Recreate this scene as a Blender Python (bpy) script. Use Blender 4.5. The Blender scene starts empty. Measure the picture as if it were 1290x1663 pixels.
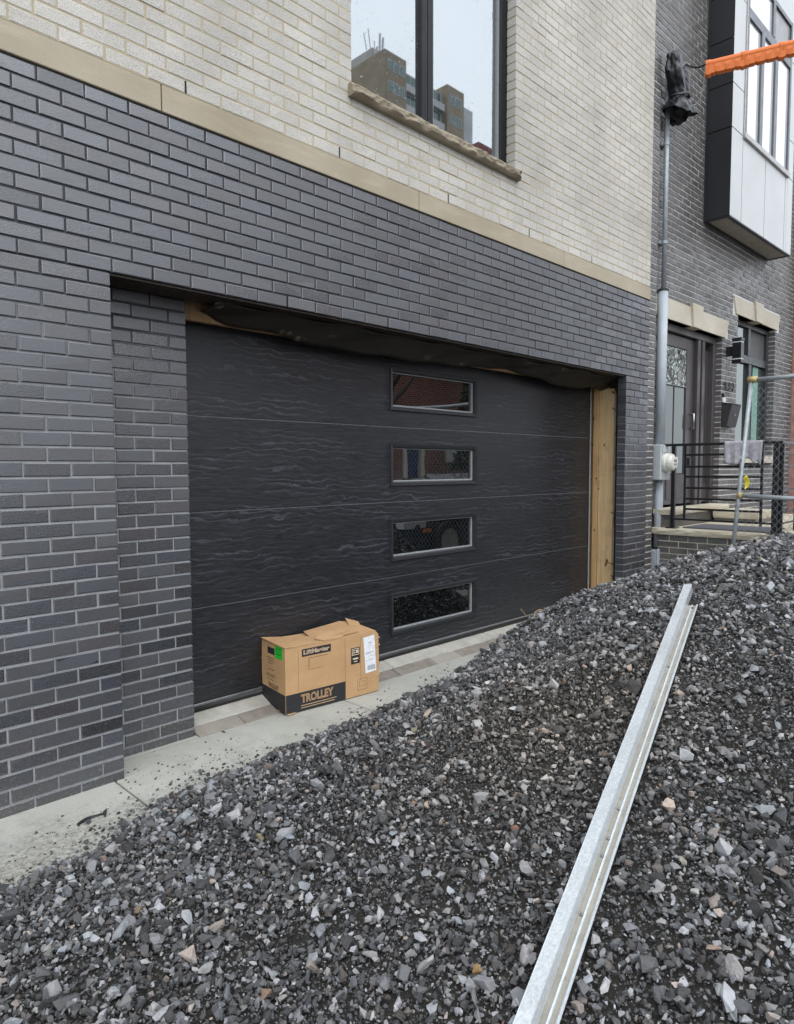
import bpy, bmesh, math, random
import numpy as np
from mathutils import Vector, Matrix, Euler, noise as mnoise

# ------------------------------------------------------------------ camera, sky, sun, exposure
S = bpy.context.scene
COL = S.collection
R = math.radians
F_PX, PW, PH = 1109.97, 1290.0, 1663.0
YAW, PITCH, ROLL = R(45.0433), R(-3.6857), R(-0.1686)
CAM = np.array([-1.3517, -3.2309, 1.5056])
_f = np.array([math.sin(YAW)*math.cos(PITCH), math.cos(YAW)*math.cos(PITCH), math.sin(PITCH)])
_r = np.array([math.cos(YAW), -math.sin(YAW), 0.0])
_u = np.cross(_r, _f)
RGT = _r*math.cos(ROLL) + _u*math.sin(ROLL)
UPV = -_r*math.sin(ROLL) + _u*math.cos(ROLL)
FWD = _f
cd = bpy.data.cameras.new('camera')
cam = bpy.data.objects.new('camera', cd)
COL.objects.link(cam)
cd.sensor_fit = 'HORIZONTAL'; cd.sensor_width = 36.0
cd.lens = 36.0*F_PX/PW
cd.clip_start = 0.05; cd.clip_end = 600
M = Matrix.Identity(4)
for i in range(3):
    M[i][0] = RGT[i]; M[i][1] = UPV[i]; M[i][2] = -FWD[i]; M[i][3] = CAM[i]
cam.matrix_world = M
S.camera = cam

SUN_EL, SUN_AZ = R(52), R(205)          # overcast: high, broad
w = bpy.data.worlds.new('World'); S.world = w; w.use_nodes = True
nt = w.node_tree; nt.nodes.clear()
sky = nt.nodes.new('ShaderNodeTexSky'); sky.sky_type = 'NISHITA'; sky.sun_disc = False
sky.sun_elevation = SUN_EL; sky.sun_rotation = SUN_AZ
sky.air_density = 1.0; sky.dust_density = 4.0; sky.ozone_density = 1.0
hsv = nt.nodes.new('ShaderNodeHueSaturation'); hsv.inputs['Saturation'].default_value = 0.6
# overcast: an even cloud deck over the clear-sky model, a little brighter overhead, faintly mottled
wtc = nt.nodes.new('ShaderNodeTexCoord'); wsx = nt.nodes.new('ShaderNodeSeparateXYZ'); nt.links.new(wtc.outputs['Generated'], wsx.inputs[0])
wmr = nt.nodes.new('ShaderNodeMapRange'); wmr.inputs[1].default_value = 0.0; wmr.inputs[2].default_value = 1.0; wmr.inputs[3].default_value = 6.2; wmr.inputs[4].default_value = 9.0
nt.links.new(wsx.outputs[2], wmr.inputs[0])
wno = nt.nodes.new('ShaderNodeTexNoise'); wno.inputs['Scale'].default_value = 2.2; wno.inputs['Detail'].default_value = 5; nt.links.new(wtc.outputs['Generated'], wno.inputs['Vector'])
wm2 = nt.nodes.new('ShaderNodeMapRange'); wm2.inputs[1].default_value = 0.3; wm2.inputs[2].default_value = 0.7; wm2.inputs[3].default_value = 0.9; wm2.inputs[4].default_value = 1.1
nt.links.new(wno.outputs[0], wm2.inputs[0])
wmu = nt.nodes.new('ShaderNodeMath'); wmu.operation = 'MULTIPLY'; nt.links.new(wmr.outputs[0], wmu.inputs[0]); nt.links.new(wm2.outputs[0], wmu.inputs[1])
wcl = nt.nodes.new('ShaderNodeVectorMath'); wcl.operation = 'SCALE'; wcl.inputs[0].default_value = (0.92, 0.985, 1.075); nt.links.new(wmu.outputs[0], wcl.inputs['Scale'])
wmx = nt.nodes.new('ShaderNodeMix'); wmx.data_type = 'RGBA'; wmx.inputs[0].default_value = 0.88
bg = nt.nodes.new('ShaderNodeBackground'); bg.inputs['Strength'].default_value = 0.15
wo = nt.nodes.new('ShaderNodeOutputWorld')
nt.links.new(sky.outputs[0], hsv.inputs['Color']); nt.links.new(hsv.outputs[0], wmx.inputs[6]); nt.links.new(wcl.outputs[0], wmx.inputs[7])
nt.links.new(wmx.outputs[2], bg.inputs[0]); nt.links.new(bg.outputs[0], wo.inputs[0])
sd = bpy.data.lights.new('sun', 'SUN'); sun = bpy.data.objects.new('sun', sd); COL.objects.link(sun)
sd.energy = 0.5; sd.angle = R(60); sd.color = (1.0, 0.98, 0.95)
_d = Vector((math.sin(SUN_AZ)*math.cos(SUN_EL), math.cos(SUN_AZ)*math.cos(SUN_EL), math.sin(SUN_EL)))
sun.rotation_euler = _d.to_track_quat('Z', 'Y').to_euler()
S.view_settings.view_transform = 'Standard'; S.view_settings.look = 'None'
S.view_settings.gamma = 1.0; S.view_settings.use_curve_mapping = False
S.view_settings.exposure = 0.85
S.render.engine = 'CYCLES'
S.cycles.max_bounces = 6; S.cycles.diffuse_bounces = 3; S.cycles.glossy_bounces = 4
S.cycles.use_adaptive_sampling = True
try: S.cycles.use_denoising = True
except Exception: pass

random.seed(7); rng = np.random.default_rng(7)

def project(p):
    d = np.asarray(p, float) - CAM
    z = d @ FWD
    return PW/2 + F_PX*(d @ RGT)/z, PH/2 - F_PX*(d @ UPV)/z, z

# ------------------------------------------------------------------ node helper
class NB:
    def __init__(s, name, rough=0.6, spec=None):
        s.m = bpy.data.materials.new(name); s.m.use_nodes = True
        s.t = s.m.node_tree; s.t.nodes.clear()
        s.out = s.t.nodes.new('ShaderNodeOutputMaterial')
        s.b = s.t.nodes.new('ShaderNodeBsdfPrincipled')
        s.t.links.new(s.b.outputs[0], s.out.inputs[0])
        s.set(s.b.inputs['Roughness'], rough)
        if spec is not None: s.set(s.b.inputs['Specular IOR Level'], spec)
    def set(s, sock, v):
        if isinstance(v, bpy.types.NodeSocket): s.t.links.new(v, sock)
        elif isinstance(v, (tuple, list)):
            n = len(sock.default_value)
            v = tuple(v); sock.default_value = v[:n] if len(v) >= n else v + (1.0,)*(n-len(v))
        else: sock.default_value = v
    def base(s, v): s.set(s.b.inputs['Base Color'], v)
    def p(s, k, v): s.set(s.b.inputs[k], v)
    def n(s, typ, outs=0, props=None, **ins):
        nd = s.t.nodes.new(typ)
        for k, v in (props or {}).items(): setattr(nd, k, v)
        for k, v in ins.items():
            key = int(k[1:]) if k[0] == 'i' and k[1:].isdigit() else k.replace('_', ' ')
            s.set(nd.inputs[key], v)
        return nd.outputs[outs]
    def math(s, op, a, b=0.0, c=0.0, clamp=False):
        nd = s.t.nodes.new('ShaderNodeMath'); nd.operation = op; nd.use_clamp = clamp
        s.set(nd.inputs[0], a); s.set(nd.inputs[1], b); s.set(nd.inputs[2], c)
        return nd.outputs[0]
    def pos(s): return s.n('ShaderNodeNewGeometry', 'Position')
    def obj(s): return s.n('ShaderNodeTexCoord', 'Object')
    def mapping(s, v, loc=(0,0,0), rot=(0,0,0), scale=(1,1,1)):
        return s.n('ShaderNodeMapping', Vector=v, Location=loc, Rotation=rot, Scale=scale)
    def noise(s, v, scale=5.0, detail=3.0, rough=0.5, dist=0.0, col=False):
        return s.n('ShaderNodeTexNoise', 1 if col else 0, Vector=v, Scale=scale, Detail=detail, Roughness=rough, Distortion=dist)
    def ramp(s, f, stops, const=False):
        nd = s.t.nodes.new('ShaderNodeValToRGB'); cr = nd.color_ramp
        if const: cr.interpolation = 'CONSTANT'
        while len(cr.elements) < len(stops): cr.elements.new(0.5)
        for e, (p, c) in zip(cr.elements, stops):
            e.position = p; e.color = (c, c, c, 1) if isinstance(c, (int, float)) else (*c, 1)
        s.set(nd.inputs[0], f); return nd.outputs[0]
    def mix(s, f, a, b, mode='MIX'):
        nd = s.t.nodes.new('ShaderNodeMix'); nd.data_type = 'RGBA'; nd.blend_type = mode
        s.set(nd.inputs[0], f); s.set(nd.inputs[6], a); s.set(nd.inputs[7], b); return nd.outputs[2]
    def maprange(s, v, a, b, c=0.0, d=1.0):
        return s.n('ShaderNodeMapRange', Value=v, From_Min=a, From_Max=b, To_Min=c, To_Max=d)
    def bump(s, h, strength=0.3, dist=0.01, nrm=None):
        kw = dict(Height=h, Strength=strength, Distance=dist)
        if nrm is not None: kw['Normal'] = nrm
        return s.n('ShaderNodeBump', **kw)
    def normal(s, v): s.set(s.b.inputs['Normal'], v)

CACHE = {}
def simple(name, col, rough=0.5, metal=0.0, nscale=30, namt=0.15, bump=0.0, spec=None, coat=0.0):
    if name in CACHE: return CACHE[name]
    m = NB(name, rough, spec)
    o = m.obj()
    f = m.noise(o, nscale, 4, 0.6)
    d = tuple(c*(1-namt) for c in col); l = tuple(min(1, c*(1+namt)) for c in col)
    m.base(m.mix(m.ramp(f, [(0.3, 0.0), (0.7, 1.0)]), d, l))
    m.p('Metallic', metal)
    m.p('Roughness', m.maprange(m.noise(o, nscale*0.4, 3), 0.3, 0.7, max(0.02, rough*0.85), min(1, rough*1.15)))
    if coat: m.p('Coat Weight', coat)
    if bump: m.normal(m.bump(m.noise(o, nscale*3, 4, 0.6), bump, 0.003))
    CACHE[name] = m.m
    return m.m

ZL = 2.417; C = 0.0677; P = 0.2           # lintel height, brick course, brick module
BAND0, BAND1 = ZL + 12*C, ZL + 12*C + 2*C

def brick_mat(name, lo, hi, tint, rough, origin=(0, 0), rot=0.0, speck=(0.02, 0.25), streak=1.0, dust=0.0, spec=0.5, zref=ZL, ior=1.5):
    m = NB(name, rough, spec); m.p('IOR', ior)
    p = m.pos()
    q = m.mapping(m.n('ShaderNodeVectorMath', 0, {'operation': 'SUBTRACT'}, i0=p, i1=(origin[0], origin[1], zref)), rot=(0, 0, rot))
    sx = m.t.nodes.new('ShaderNodeSeparateXYZ'); m.set(sx.inputs[0], q)
    row = m.math('FLOOR', m.math('DIVIDE', sx.outputs[2], C))
    par = m.math('FLOORED_MODULO', row, 2.0)
    colx = m.math('FLOOR', m.math('ADD', m.math('DIVIDE', sx.outputs[0], P), m.math('MULTIPLY', par, 0.5)))
    cell = m.n('ShaderNodeCombineXYZ', X=colx, Y=row, Z=m.math('FLOOR', m.math('MULTIPLY', sx.outputs[1], 8.0)))
    wn = m.t.nodes.new('ShaderNodeTexWhiteNoise'); wn.noise_dimensions = '3D'; m.set(wn.inputs[0], cell)
    cs = m.t.nodes.new('ShaderNodeSeparateColor'); m.set(cs.inputs[0], wn.outputs['Color'])
    base = m.mix(cs.outputs[0], lo, hi)
    base = m.mix(m.math('MULTIPLY', m.ramp(cs.outputs[1], [(0.62, 0.0), (0.95, 1.0)]), 0.6), base, tint)
    st = m.noise(m.mapping(p, scale=(24, 24, 190)), 1.0, 5, 0.72)
    base = m.mix(1.0, base, m.maprange(st, 0.3, 0.7, 1-0.6*streak, 1+0.65*streak), 'MULTIPLY')
    sp = m.noise(p, 190, 3, 0.7)
    base = m.mix(m.ramp(sp, [(0.39, 1.0), (0.46, 0.0)]), base, (speck[0],)*3)
    base = m.mix(m.math('MULTIPLY', m.ramp(sp, [(0.585, 0.0), (0.66, 1.0)]), 0.6), base, (speck[1],)*3)
    big = m.noise(p, 1.1, 4, 0.6)
    base = m.mix(1.0, base, m.maprange(big, 0.3, 0.7, 0.8, 1.2), 'MULTIPLY')
    smr = m.noise(m.mapping(p, scale=(1, 1, 2.2)), 7, 5, 0.7)
    base = m.mix(m.math('MULTIPLY', m.ramp(smr, [(.64, 0.0), (.78, 1.0)]), .12), base, (.3, .3, .3))
    if dust:
        z = m.n('ShaderNodeSeparateXYZ', 2, i0=p)
        zz = m.maprange(z, 0.0, 0.55, 1.0, 0.0)
        dn = m.math('MULTIPLY', m.ramp(m.noise(p, 90, 5, 0.75), [(0.55, 0.0), (0.66, 1.0)]), zz)
        base = m.mix(m.math('MULTIPLY', dn, dust), base, (0.42, 0.42, 0.41))
    m.base(base)
    m.p('Roughness', m.math('ADD', m.maprange(cs.outputs[2], 0, 1, rough-0.07, rough+0.2), m.maprange(sp, 0.3, 0.7, 0.22, -0.08)))
    b1 = m.bump(st, 0.35*streak, 0.002)
    m.normal(m.bump(sp, 0.6, 0.002, b1))
    return m.m

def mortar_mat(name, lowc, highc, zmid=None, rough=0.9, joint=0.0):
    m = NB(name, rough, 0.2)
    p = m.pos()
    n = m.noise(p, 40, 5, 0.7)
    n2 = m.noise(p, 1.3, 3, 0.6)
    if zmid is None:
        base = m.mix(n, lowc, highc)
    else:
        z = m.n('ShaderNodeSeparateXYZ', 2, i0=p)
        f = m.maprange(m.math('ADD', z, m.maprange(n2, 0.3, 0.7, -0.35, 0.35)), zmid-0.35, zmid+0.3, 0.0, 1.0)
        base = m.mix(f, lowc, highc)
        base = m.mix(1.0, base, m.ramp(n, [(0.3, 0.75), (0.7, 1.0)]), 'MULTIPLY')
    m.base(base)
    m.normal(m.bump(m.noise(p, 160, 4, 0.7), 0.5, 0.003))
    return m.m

MAT_DARK = brick_mat('dark_brick', (0.008, 0.009, 0.014), (0.03, 0.033, 0.048), (0.036, 0.026, 0.029), 0.27, speck=(0.008, 0.10), dust=0.4, spec=0.5, ior=2.3)
MAT_PALE = brick_mat('pale_brick', (0.475, 0.445, 0.39), (0.555, 0.525, 0.465), (0.495, 0.46, 0.40), 0.6, speck=(0.28, 0.7), streak=0.25, zref=BAND1)
NO = (5.62, 0.13); NT = R(1.0)
MAT_NB = brick_mat('charcoal_brick', (0.05, 0.046, 0.042), (0.105, 0.097, 0.088), (0.09, 0.074, 0.064), 0.36, origin=NO, rot=NT, speck=(0.015, 0.16), spec=0.5, ior=1.95)
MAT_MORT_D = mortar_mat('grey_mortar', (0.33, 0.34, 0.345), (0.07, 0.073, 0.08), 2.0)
MAT_MORT_P = mortar_mat('buff_mortar', (0.39, 0.335, 0.23), (0.48, 0.42, 0.30))
MAT_MORT_N = mortar_mat('white_mortar', (0.55, 0.54, 0.52), (0.7, 0.69, 0.67))

def limestone(name, a, b, streak=0.35, bumpy=0.3):
    m = NB(name, 0.75, 0.3); p = m.pos()
    n = m.noise(m.mapping(p, rot=(0, R(38), 0), scale=(1.2, 1.2, 7)), 2.2, 5, 0.65, 0.6)
    n2 = m.noise(p, 1.1, 3)
    c = m.mix(m.ramp(n2, [(0.35, 0.0), (0.65, 1.0)]), a, b)
    c = m.mix(m.math('MULTIPLY', m.ramp(n, [(0.5, 0.0), (0.72, 1.0)]), streak), c, tuple(min(1, x*1.35) for x in b))
    c = m.mix(m.math('MULTIPLY', m.ramp(m.noise(p, 120, 3, 0.7), [(0.3, 1.0), (0.45, 0.0)]), 0.25), c, tuple(x*0.5 for x in a))
    m.base(c); m.normal(m.bump(m.noise(p, 70, 5, 0.7), bumpy, 0.004)); return m.m
MAT_BAND = limestone('buff_limestone', (0.325, 0.272, 0.19), (0.425, 0.373, 0.28))
MAT_SILL = limestone('rockface_limestone', (0.20, 0.165, 0.115), (0.36, 0.31, 0.225), 0.3, 0.8)
MAT_LINTEL = limestone('cream_limestone', (0.47, 0.42, 0.33), (0.58, 0.54, 0.45), 0.2, 0.2)

# ------------------------------------------------------------------ mesh helpers
class MB:
    def __init__(s): s.v = []; s.f = []
    def box(s, x0, x1, y0, y1, z0, z1):
        b = len(s.v)
        s.v += [(x0,y0,z0),(x1,y0,z0),(x1,y1,z0),(x0,y1,z0),(x0,y0,z1),(x1,y0,z1),(x1,y1,z1),(x0,y1,z1)]
        s.f += [tuple(b+i for i in q) for q in ((0,3,2,1),(4,5,6,7),(0,1,5,4),(1,2,6,5),(2,3,7,6),(3,0,4,7))]
        return s
    def obox(s, o, a, b, c):
        o, a, b, c = map(Vector, (o, a, b, c)); k = len(s.v)
        s.v += [tuple(o), tuple(o+a), tuple(o+a+b), tuple(o+b), tuple(o+c), tuple(o+a+c), tuple(o+a+b+c), tuple(o+b+c)]
        s.f += [tuple(k+i for i in q) for q in ((0,3,2,1),(4,5,6,7),(0,1,5,4),(1,2,6,5),(2,3,7,6),(3,0,4,7))]
        return s
    def quad(s, *pts):
        b = len(s.v); s.v += [tuple(p) for p in pts]; s.f.append(tuple(range(b, b+len(pts)))); return s
    def tube(s, path, r, n=10, cap=True):
        path = [Vector(p) for p in path]; rr = r if isinstance(r, (list, tuple)) else [r]*len(path)
        b = len(s.v); up = None
        for i, p in enumerate(path):
            t = (path[min(i+1, len(path)-1)] - path[max(i-1, 0)]).normalized()
            if up is None:
                up = Vector((0, 0, 1)) if abs(t.z) < 0.9 else Vector((1, 0, 0))
            a = t.cross(up)
            if a.length < 1e-4: a = t.orthogonal()
            a.normalize(); c = a.cross(t).normalized(); up = c
            for k in range(n):
                an = 2*math.pi*k/n
                s.v.append(tuple(p + a*math.cos(an)*rr[i] + c*math.sin(an)*rr[i]))
        for i in range(len(path)-1):
            for k in range(n):
                s.f.append((b+i*n+k, b+i*n+(k+1) % n, b+(i+1)*n+(k+1) % n, b+(i+1)*n+k))
        if cap:
            s.f.append(tuple(b+k for k in range(n-1, -1, -1))); s.f.append(tuple(b+(len(path)-1)*n+k for k in range(n)))
        return s
    def loft(s, rings, cap=True, closed=True):
        b = len(s.v); n = len(rings[0])
        for r in rings: s.v += [tuple(p) for p in r]
        for i in range(len(rings)-1):
            for k in range(n if closed else n-1):
                s.f.append((b+i*n+k, b+i*n+(k+1) % n, b+(i+1)*n+(k+1) % n, b+(i+1)*n+k))
        if cap and closed:
            s.f.append(tuple(b+k for k in range(n-1, -1, -1))); s.f.append(tuple(b+(len(rings)-1)*n+k for k in range(n)))
        return s
    def mesh(s, name, mat, bevel=0.0, smooth=False, seg=1):
        me = bpy.data.meshes.new(name); me.from_pydata(s.v, [], s.f)
        bm = bmesh.new(); bm.from_mesh(me)
        bmesh.ops.recalc_face_normals(bm, faces=bm.faces)
        if bevel:
            ed = [e for e in bm.edges if len(e.link_faces) == 2 and e.calc_face_angle(0) > 0.6]
            bmesh.ops.bevel(bm, geom=ed, offset=bevel, segments=seg, affect='EDGES', profile=0.5)
        bm.to_mesh(me); bm.free()
        if smooth: me.polygons.foreach_set('use_smooth', [True]*len(me.polygons))
        if mat is not None: me.materials.append(mat)
        return me
    def build(s, name, mat, parent=None, bevel=0.0, smooth=False, seg=1, kind=None, label=None):
        o = bpy.data.objects.new(name, s.mesh(name, mat, bevel, smooth, seg)); COL.objects.link(o)
        if parent is not None: o.parent = parent
        if kind: o['kind'] = kind
        if label: o['label'] = label
        return o

def tag(o, label, cat, group=None):
    o['label'] = label; o['category'] = cat
    if group: o['group'] = group
    return o
def thing(name, label, cat, loc=(0, 0, 0), rz=0.0, group=None):
    o = bpy.data.objects.new(name, None); COL.objects.link(o); o.location = loc; o.rotation_euler = (0, 0, rz)
    o.empty_display_size = 0.1
    return tag(o, label, cat, group)
def inst(name, me, parent=None, loc=(0, 0, 0), rot=(0, 0, 0), scale=(1, 1, 1)):
    o = bpy.data.objects.new(name, me); COL.objects.link(o)
    if parent is not None: o.parent = parent
    o.location = loc; o.rotation_euler = rot; o.scale = scale
    return o
def nw(u, off, z):                       # point of the neighbouring facade -> world
    return (NO[0] + u*math.cos(NT) - off*math.sin(NT), NO[1] - u*math.sin(NT) - off*math.cos(NT), z)

def text_mesh(name, body, size, mat, bold=0.0, extrude=0.0005, spacing=1.0, align='LEFT'):
    cu = bpy.data.curves.new(name, 'FONT'); cu.body = body; cu.size = size; cu.offset = bold; cu.extrude = extrude
    cu.align_x = align; cu.space_character = spacing; cu.resolution_u = 3
    o = bpy.data.objects.new(name, cu); COL.objects.link(o)
    dg = bpy.context.evaluated_depsgraph_get()
    me = bpy.data.meshes.new_from_object(o.evaluated_get(dg), depsgraph=dg)
    bpy.data.objects.remove(o); bpy.data.curves.remove(cu)
    me.materials.clear(); me.materials.append(mat); return me

# ------------------------------------------------------------------ brickwork
def brick_unit(seed):
    """one brick, unit size, front face at y=0, worn arrises"""
    rr = random.Random(seed); c = 0.018; cz = 0.05; cy = 0.025
    v = []
    def j(a): return rr.uniform(-a, a)
    for (x, z) in ((0,0),(1,0),(1,1),(0,1)):
        v.append((abs(x-c)+j(.004) if x == 0 else 1-c+j(.004), j(.006), cz+j(.02) if z == 0 else 1-cz+j(.02)))
    for (x, z) in ((0,0),(1,0),(1,1),(0,1)): v.append((x, cy, z))
    for (x, z) in ((0,0),(1,0),(1,1),(0,1)): v.append((x, 1, z))
    f = [(0,1,2,3)]
    for k in range(4):
        n = (k+1) % 4
        f.append((4+k, 4+n, n, k)); f.append((8+k, 8+n, 4+n, 4+k))
    f.append((11,10,9,8))
    return v, f
UNITS = [brick_unit(i) for i in range(6)]
def unit_mesh(name, i, mat):
    me = bpy.data.meshes.new(name); me.from_pydata(UNITS[i][0], [], UNITS[i][1]); me.materials.append(mat); return me

def lay(x0, x1, z0, z1, zref, holes, phase=0.0, y=0.0, jit=0.0012, joint=0.0085):
    """list of bricks (x, y, z, w, h) on a wall in running bond, cut round the holes"""
    out = []
    k0 = math.floor((z0-zref)/C+0.001); k1 = math.ceil((z1-zref)/C-0.001)
    for k in range(k0, k1):
        zz = zref + k*C; za, zb = max(zz, z0-.005), min(zz+C, z1)
        if zb - za < 0.02: continue
        zc = (za+zb)/2
        iv = [(x0, x1)]
        for (a, b, c, d) in holes:
            if c < zc < d:
                n = []
                for (p, q) in iv:
                    if b <= p or a >= q: n.append((p, q)); continue
                    if a > p: n.append((p, a))
                    if b < q: n.append((b, q))
                iv = n
        off = phase + (0.5*P if k % 2 else 0.0)
        for (p, q) in iv:
            j0 = math.floor((p-off)/P)
            xs = [p] + [off+j*P for j in range(j0, j0+int((q-p)/P)+3) if p+0.03 < off+j*P < q-0.03] + [q]
            for a, b in zip(xs, xs[1:]):
                ja = 0.0 if a == p else joint/2+random.uniform(-.0014, .0018); jb = 0.0 if b == q else joint/2+random.uniform(-.0014, .0018)
                dz0, dz1 = random.uniform(-.0008, .0012), random.uniform(-.0008, .0012)
                out.append((a+ja, y+random.uniform(-jit, jit)-(random.random() < .06)*.0015, za+joint/2+dz0, b-a-ja-jb, zb-za-joint-dz0-dz1))
    return out

def place_bricks(bricks, depth, mat, parent, name, stuffname, to_world, n_single=300):
    """the largest in the photograph as parts of their own, the rest joined"""
    sized = []
    for i, b in enumerate(bricks):
        a = to_world(b[0], b[1], b[2]); c = to_world(b[0]+b[3], b[1], b[2]+b[4])
        ax, ay, az = project(a); cx, cy, cz = project(c)
        if az < 0.3 or cz < 0.3: vis = 0
        else:
            mx, my = (ax+cx)/2, (ay+cy)/2
            vis = abs(cx-ax)*(F_PX*b[4]/((az+cz)/2)) if (-5 < mx < PW+5 and -5 < my < PH+5 and not hidden_by_pile((a+np.array(c))/2 if False else [(a[k]+c[k])/2 for k in range(3)])) else 0
        sized.append((vis, i))
    sized.sort(reverse=True)
    single = set(i for v, i in sized[:n_single] if v > 0)
    meshes = [unit_mesh(name, k, mat) for k in range(6)]
    mb = MB()
    for i, (x, y, z, wd, ht) in enumerate(bricks):
        k = random.randrange(6)
        if i in single:
            inst(name, meshes[k], parent, (x, y, z), (random.uniform(-.004, .004), 0, random.uniform(-.004, .004)), (wd, depth, ht))
        else:
            b = len(mb.v)
            mb.v += [(x+vx*wd, y+vy*depth, z+vz*ht) for vx, vy, vz in UNITS[k][0]]
            mb.f += [tuple(b+q for q in f) for f in UNITS[k][1]]
    if mb.v:
        me = bpy.data.meshes.new(stuffname); me.from_pydata(mb.v, [], mb.f); me.materials.append(mat)
        o = bpy.data.objects.new(stuffname, me); COL.objects.link(o); o.parent = parent; o['kind'] = 'stuff'

# ------------------------------------------------------------------ the gravel heap's shape
EDGE = np.array([(-9, -3.2), (-3, -1.4), (-2, -1.05), (-1.2, -.75), (-.675, -.585), (-.434, -.555), (-.085, -.41), (.257, -.315), (.8, -.32), (1.39, -.295),
                 (2.0, -.24), (2.6, -.07), (3.3, -.16), (4.0, -.36), (5.0, -.68), (5.6, -.8), (6.5, -1.1), (12, -2)])
_nz = [(rng.uniform(0, 6.28), rng.uniform(0, 6.28), rng.uniform(0, 6.28)) for _ in range(12)]
SH = 1
def pile_s(x, y):
    e = np.interp(x, EDGE[:, 0], EDGE[:, 1])
    e = e + 0.02*np.sin(x*9.3+1) + 0.015*np.sin(x*23.0+.4) + 0.008*np.sin(x*51)
    return e - y
def pile_h(x, y):
    x = np.asarray(x, float); y = np.asarray(y, float)
    s = pile_s(x, y)
    t = np.clip((x+0.6)/3.998, 0, 1); A = 0.15 + 1.205*t*t*(3-2*t)
    h = A*(1-np.exp(-np.maximum(s, 0)/(A/np.clip(0.62+0.237*(x-.8), .62, 1.24)+0.06))) + np.minimum(s, 0)*0.5
    g = np.clip((5.032-x+0.15*np.sin(y*2.1))/0.9, 0, 1); g = g*g*(3-2*g); h = np.where(s > 0, h*g, h)
    bumps = 0.0
    for i, (a, b, c) in enumerate(_nz):
        fr = 1.6*1.42**i; am = 0.028/1.33**i
        bumps = bumps + am*np.sin(fr*(x*math.cos(a)+y*math.sin(a))+b)*np.sin(fr*.8*(x*math.cos(a+1.3)-y*math.sin(a+1.3))+c)
    h = h + bumps*np.clip(s*2.5, 0, 1)
    # the heap carries the steel track along a shallow shoulder
    tt = np.clip((x+.376)/2.446, 0, 1); dl = np.hypot(x-(-.376+2.446*tt), y-(-2.493+.598*tt))
    return h + (.148+.705*tt-h)*np.exp(-(dl/.22)**2)*.9*SH
def hidden_by_pile(p):
    """does the heap stand between the camera and p?"""
    for t in np.linspace(0.35, 0.985, 26):
        q = CAM + (np.array(p)-CAM)*t
        if q[1] < 0.0 and pile_h(q[0], q[1]) > q[2]: return True
    return False
TRK0, TRK1 = (-.376, -2.493, .165), (2.07, -1.895, .875)
TWIG = (2.495, -.696, .52)
BIGSTONES = [
 ('tan_stone', 'smooth orange tan stone low on the heap left of the steel track', (-.056, -2.216, .254), (.058, .036, .036), (.3, 1.2, .7), (.36, .23, .10)),
 ('pale_stone', 'large pale grey stone high on the heap beyond the middle of the slope', (.658, -1.588, .37), (.076, .056, .042), (.2, .3, .4), (.42, .43, .42)),
 ('pale_stone', 'pale wedge-shaped stone beside the smooth tan stone', (-.134, -2.11, .248), (.085, .048, .04), (.1, .9, 1.9), (.40, .40, .385)),
 ('beige_stone', 'beige block of stone right of the steel track, by a white pebble', (.533, -2.486, .398), (.052, .042, .036), (.4, .2, .5), (.36, .33, .27)),
 ('white_pebble', 'small white pebble just right of the steel track', (.427, -2.562, .39), (.042, .032, .026), (.2, .5, 1.1), (.55, .53, .49)),
 ('tan_pebble', 'pinkish tan pebble low on the heap, right of the track', (.282, -2.663, .364), (.04, .03, .022), (.2, .1, 2.1), (.34, .25, .19)),
 ('white_stone', 'bright white flat stone near the brown fines close to the track', (1.033, -1.556, .475), (.07, .042, .028), (.2, .25, .1), (.55, .56, .56)),
 ('grey_stone', 'sharp light grey stone in the coarse gravel near the foot of the heap', (-.258, -1.445, .148), (.065, .045, .036), (.1, .5, .9), (.40, .40, .41)),
 ('grey_stone', 'rounded mid grey stone, lowest and leftmost of the light stones', (-.455, -1.589, .134), (.062, .045, .038), (.3, .1, .3), (.34, .34, .33)),
 ('cream_stone', 'cream wedge of stone lying close left of the steel track', (.736, -2.097, .43), (.042, .034, .03), (.5, .2, .8), (.42, .37, .28)),
 ('blue_stone', 'blue grey angular stone above the coarse gravel at the left', (.051, -1.279, .186), (.065, .046, .034), (.2, .3, 1.4), (.30, .33, .36)),
]

# ================================================================== SETTING
def asphalt(name, a, b, sc=60):
    m = NB(name, 0.85, 0.3); p = m.pos()
    m.base(m.mix(m.ramp(m.noise(p, sc, 4, 0.7), [(0.3, 0.0), (0.7, 1.0)]), a, b)); m.normal(m.bump(m.noise(p, 120, 3), 0.4, 0.004)); return m.m
MB().quad((-150, -150, -.06), (150, -150, -.06), (150, 150, -.06), (-150, 150, -.06)).build('ground', asphalt('earth', (.10, .098, .092), (.14, .137, .13), 4), kind='structure')
MB().box(-150, 150, -8.6, -3.6, -.2, -.04).build('street', asphalt('asphalt', (.04, .04, .042), (.065, .065, .067)), kind='structure')
MB().box(-150, 150, -10.6, -8.6, -.2, .08).build('far_pavement', asphalt('far_concrete', (.26, .25, .24), (.33, .32, .31), 20), kind='structure', )

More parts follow.
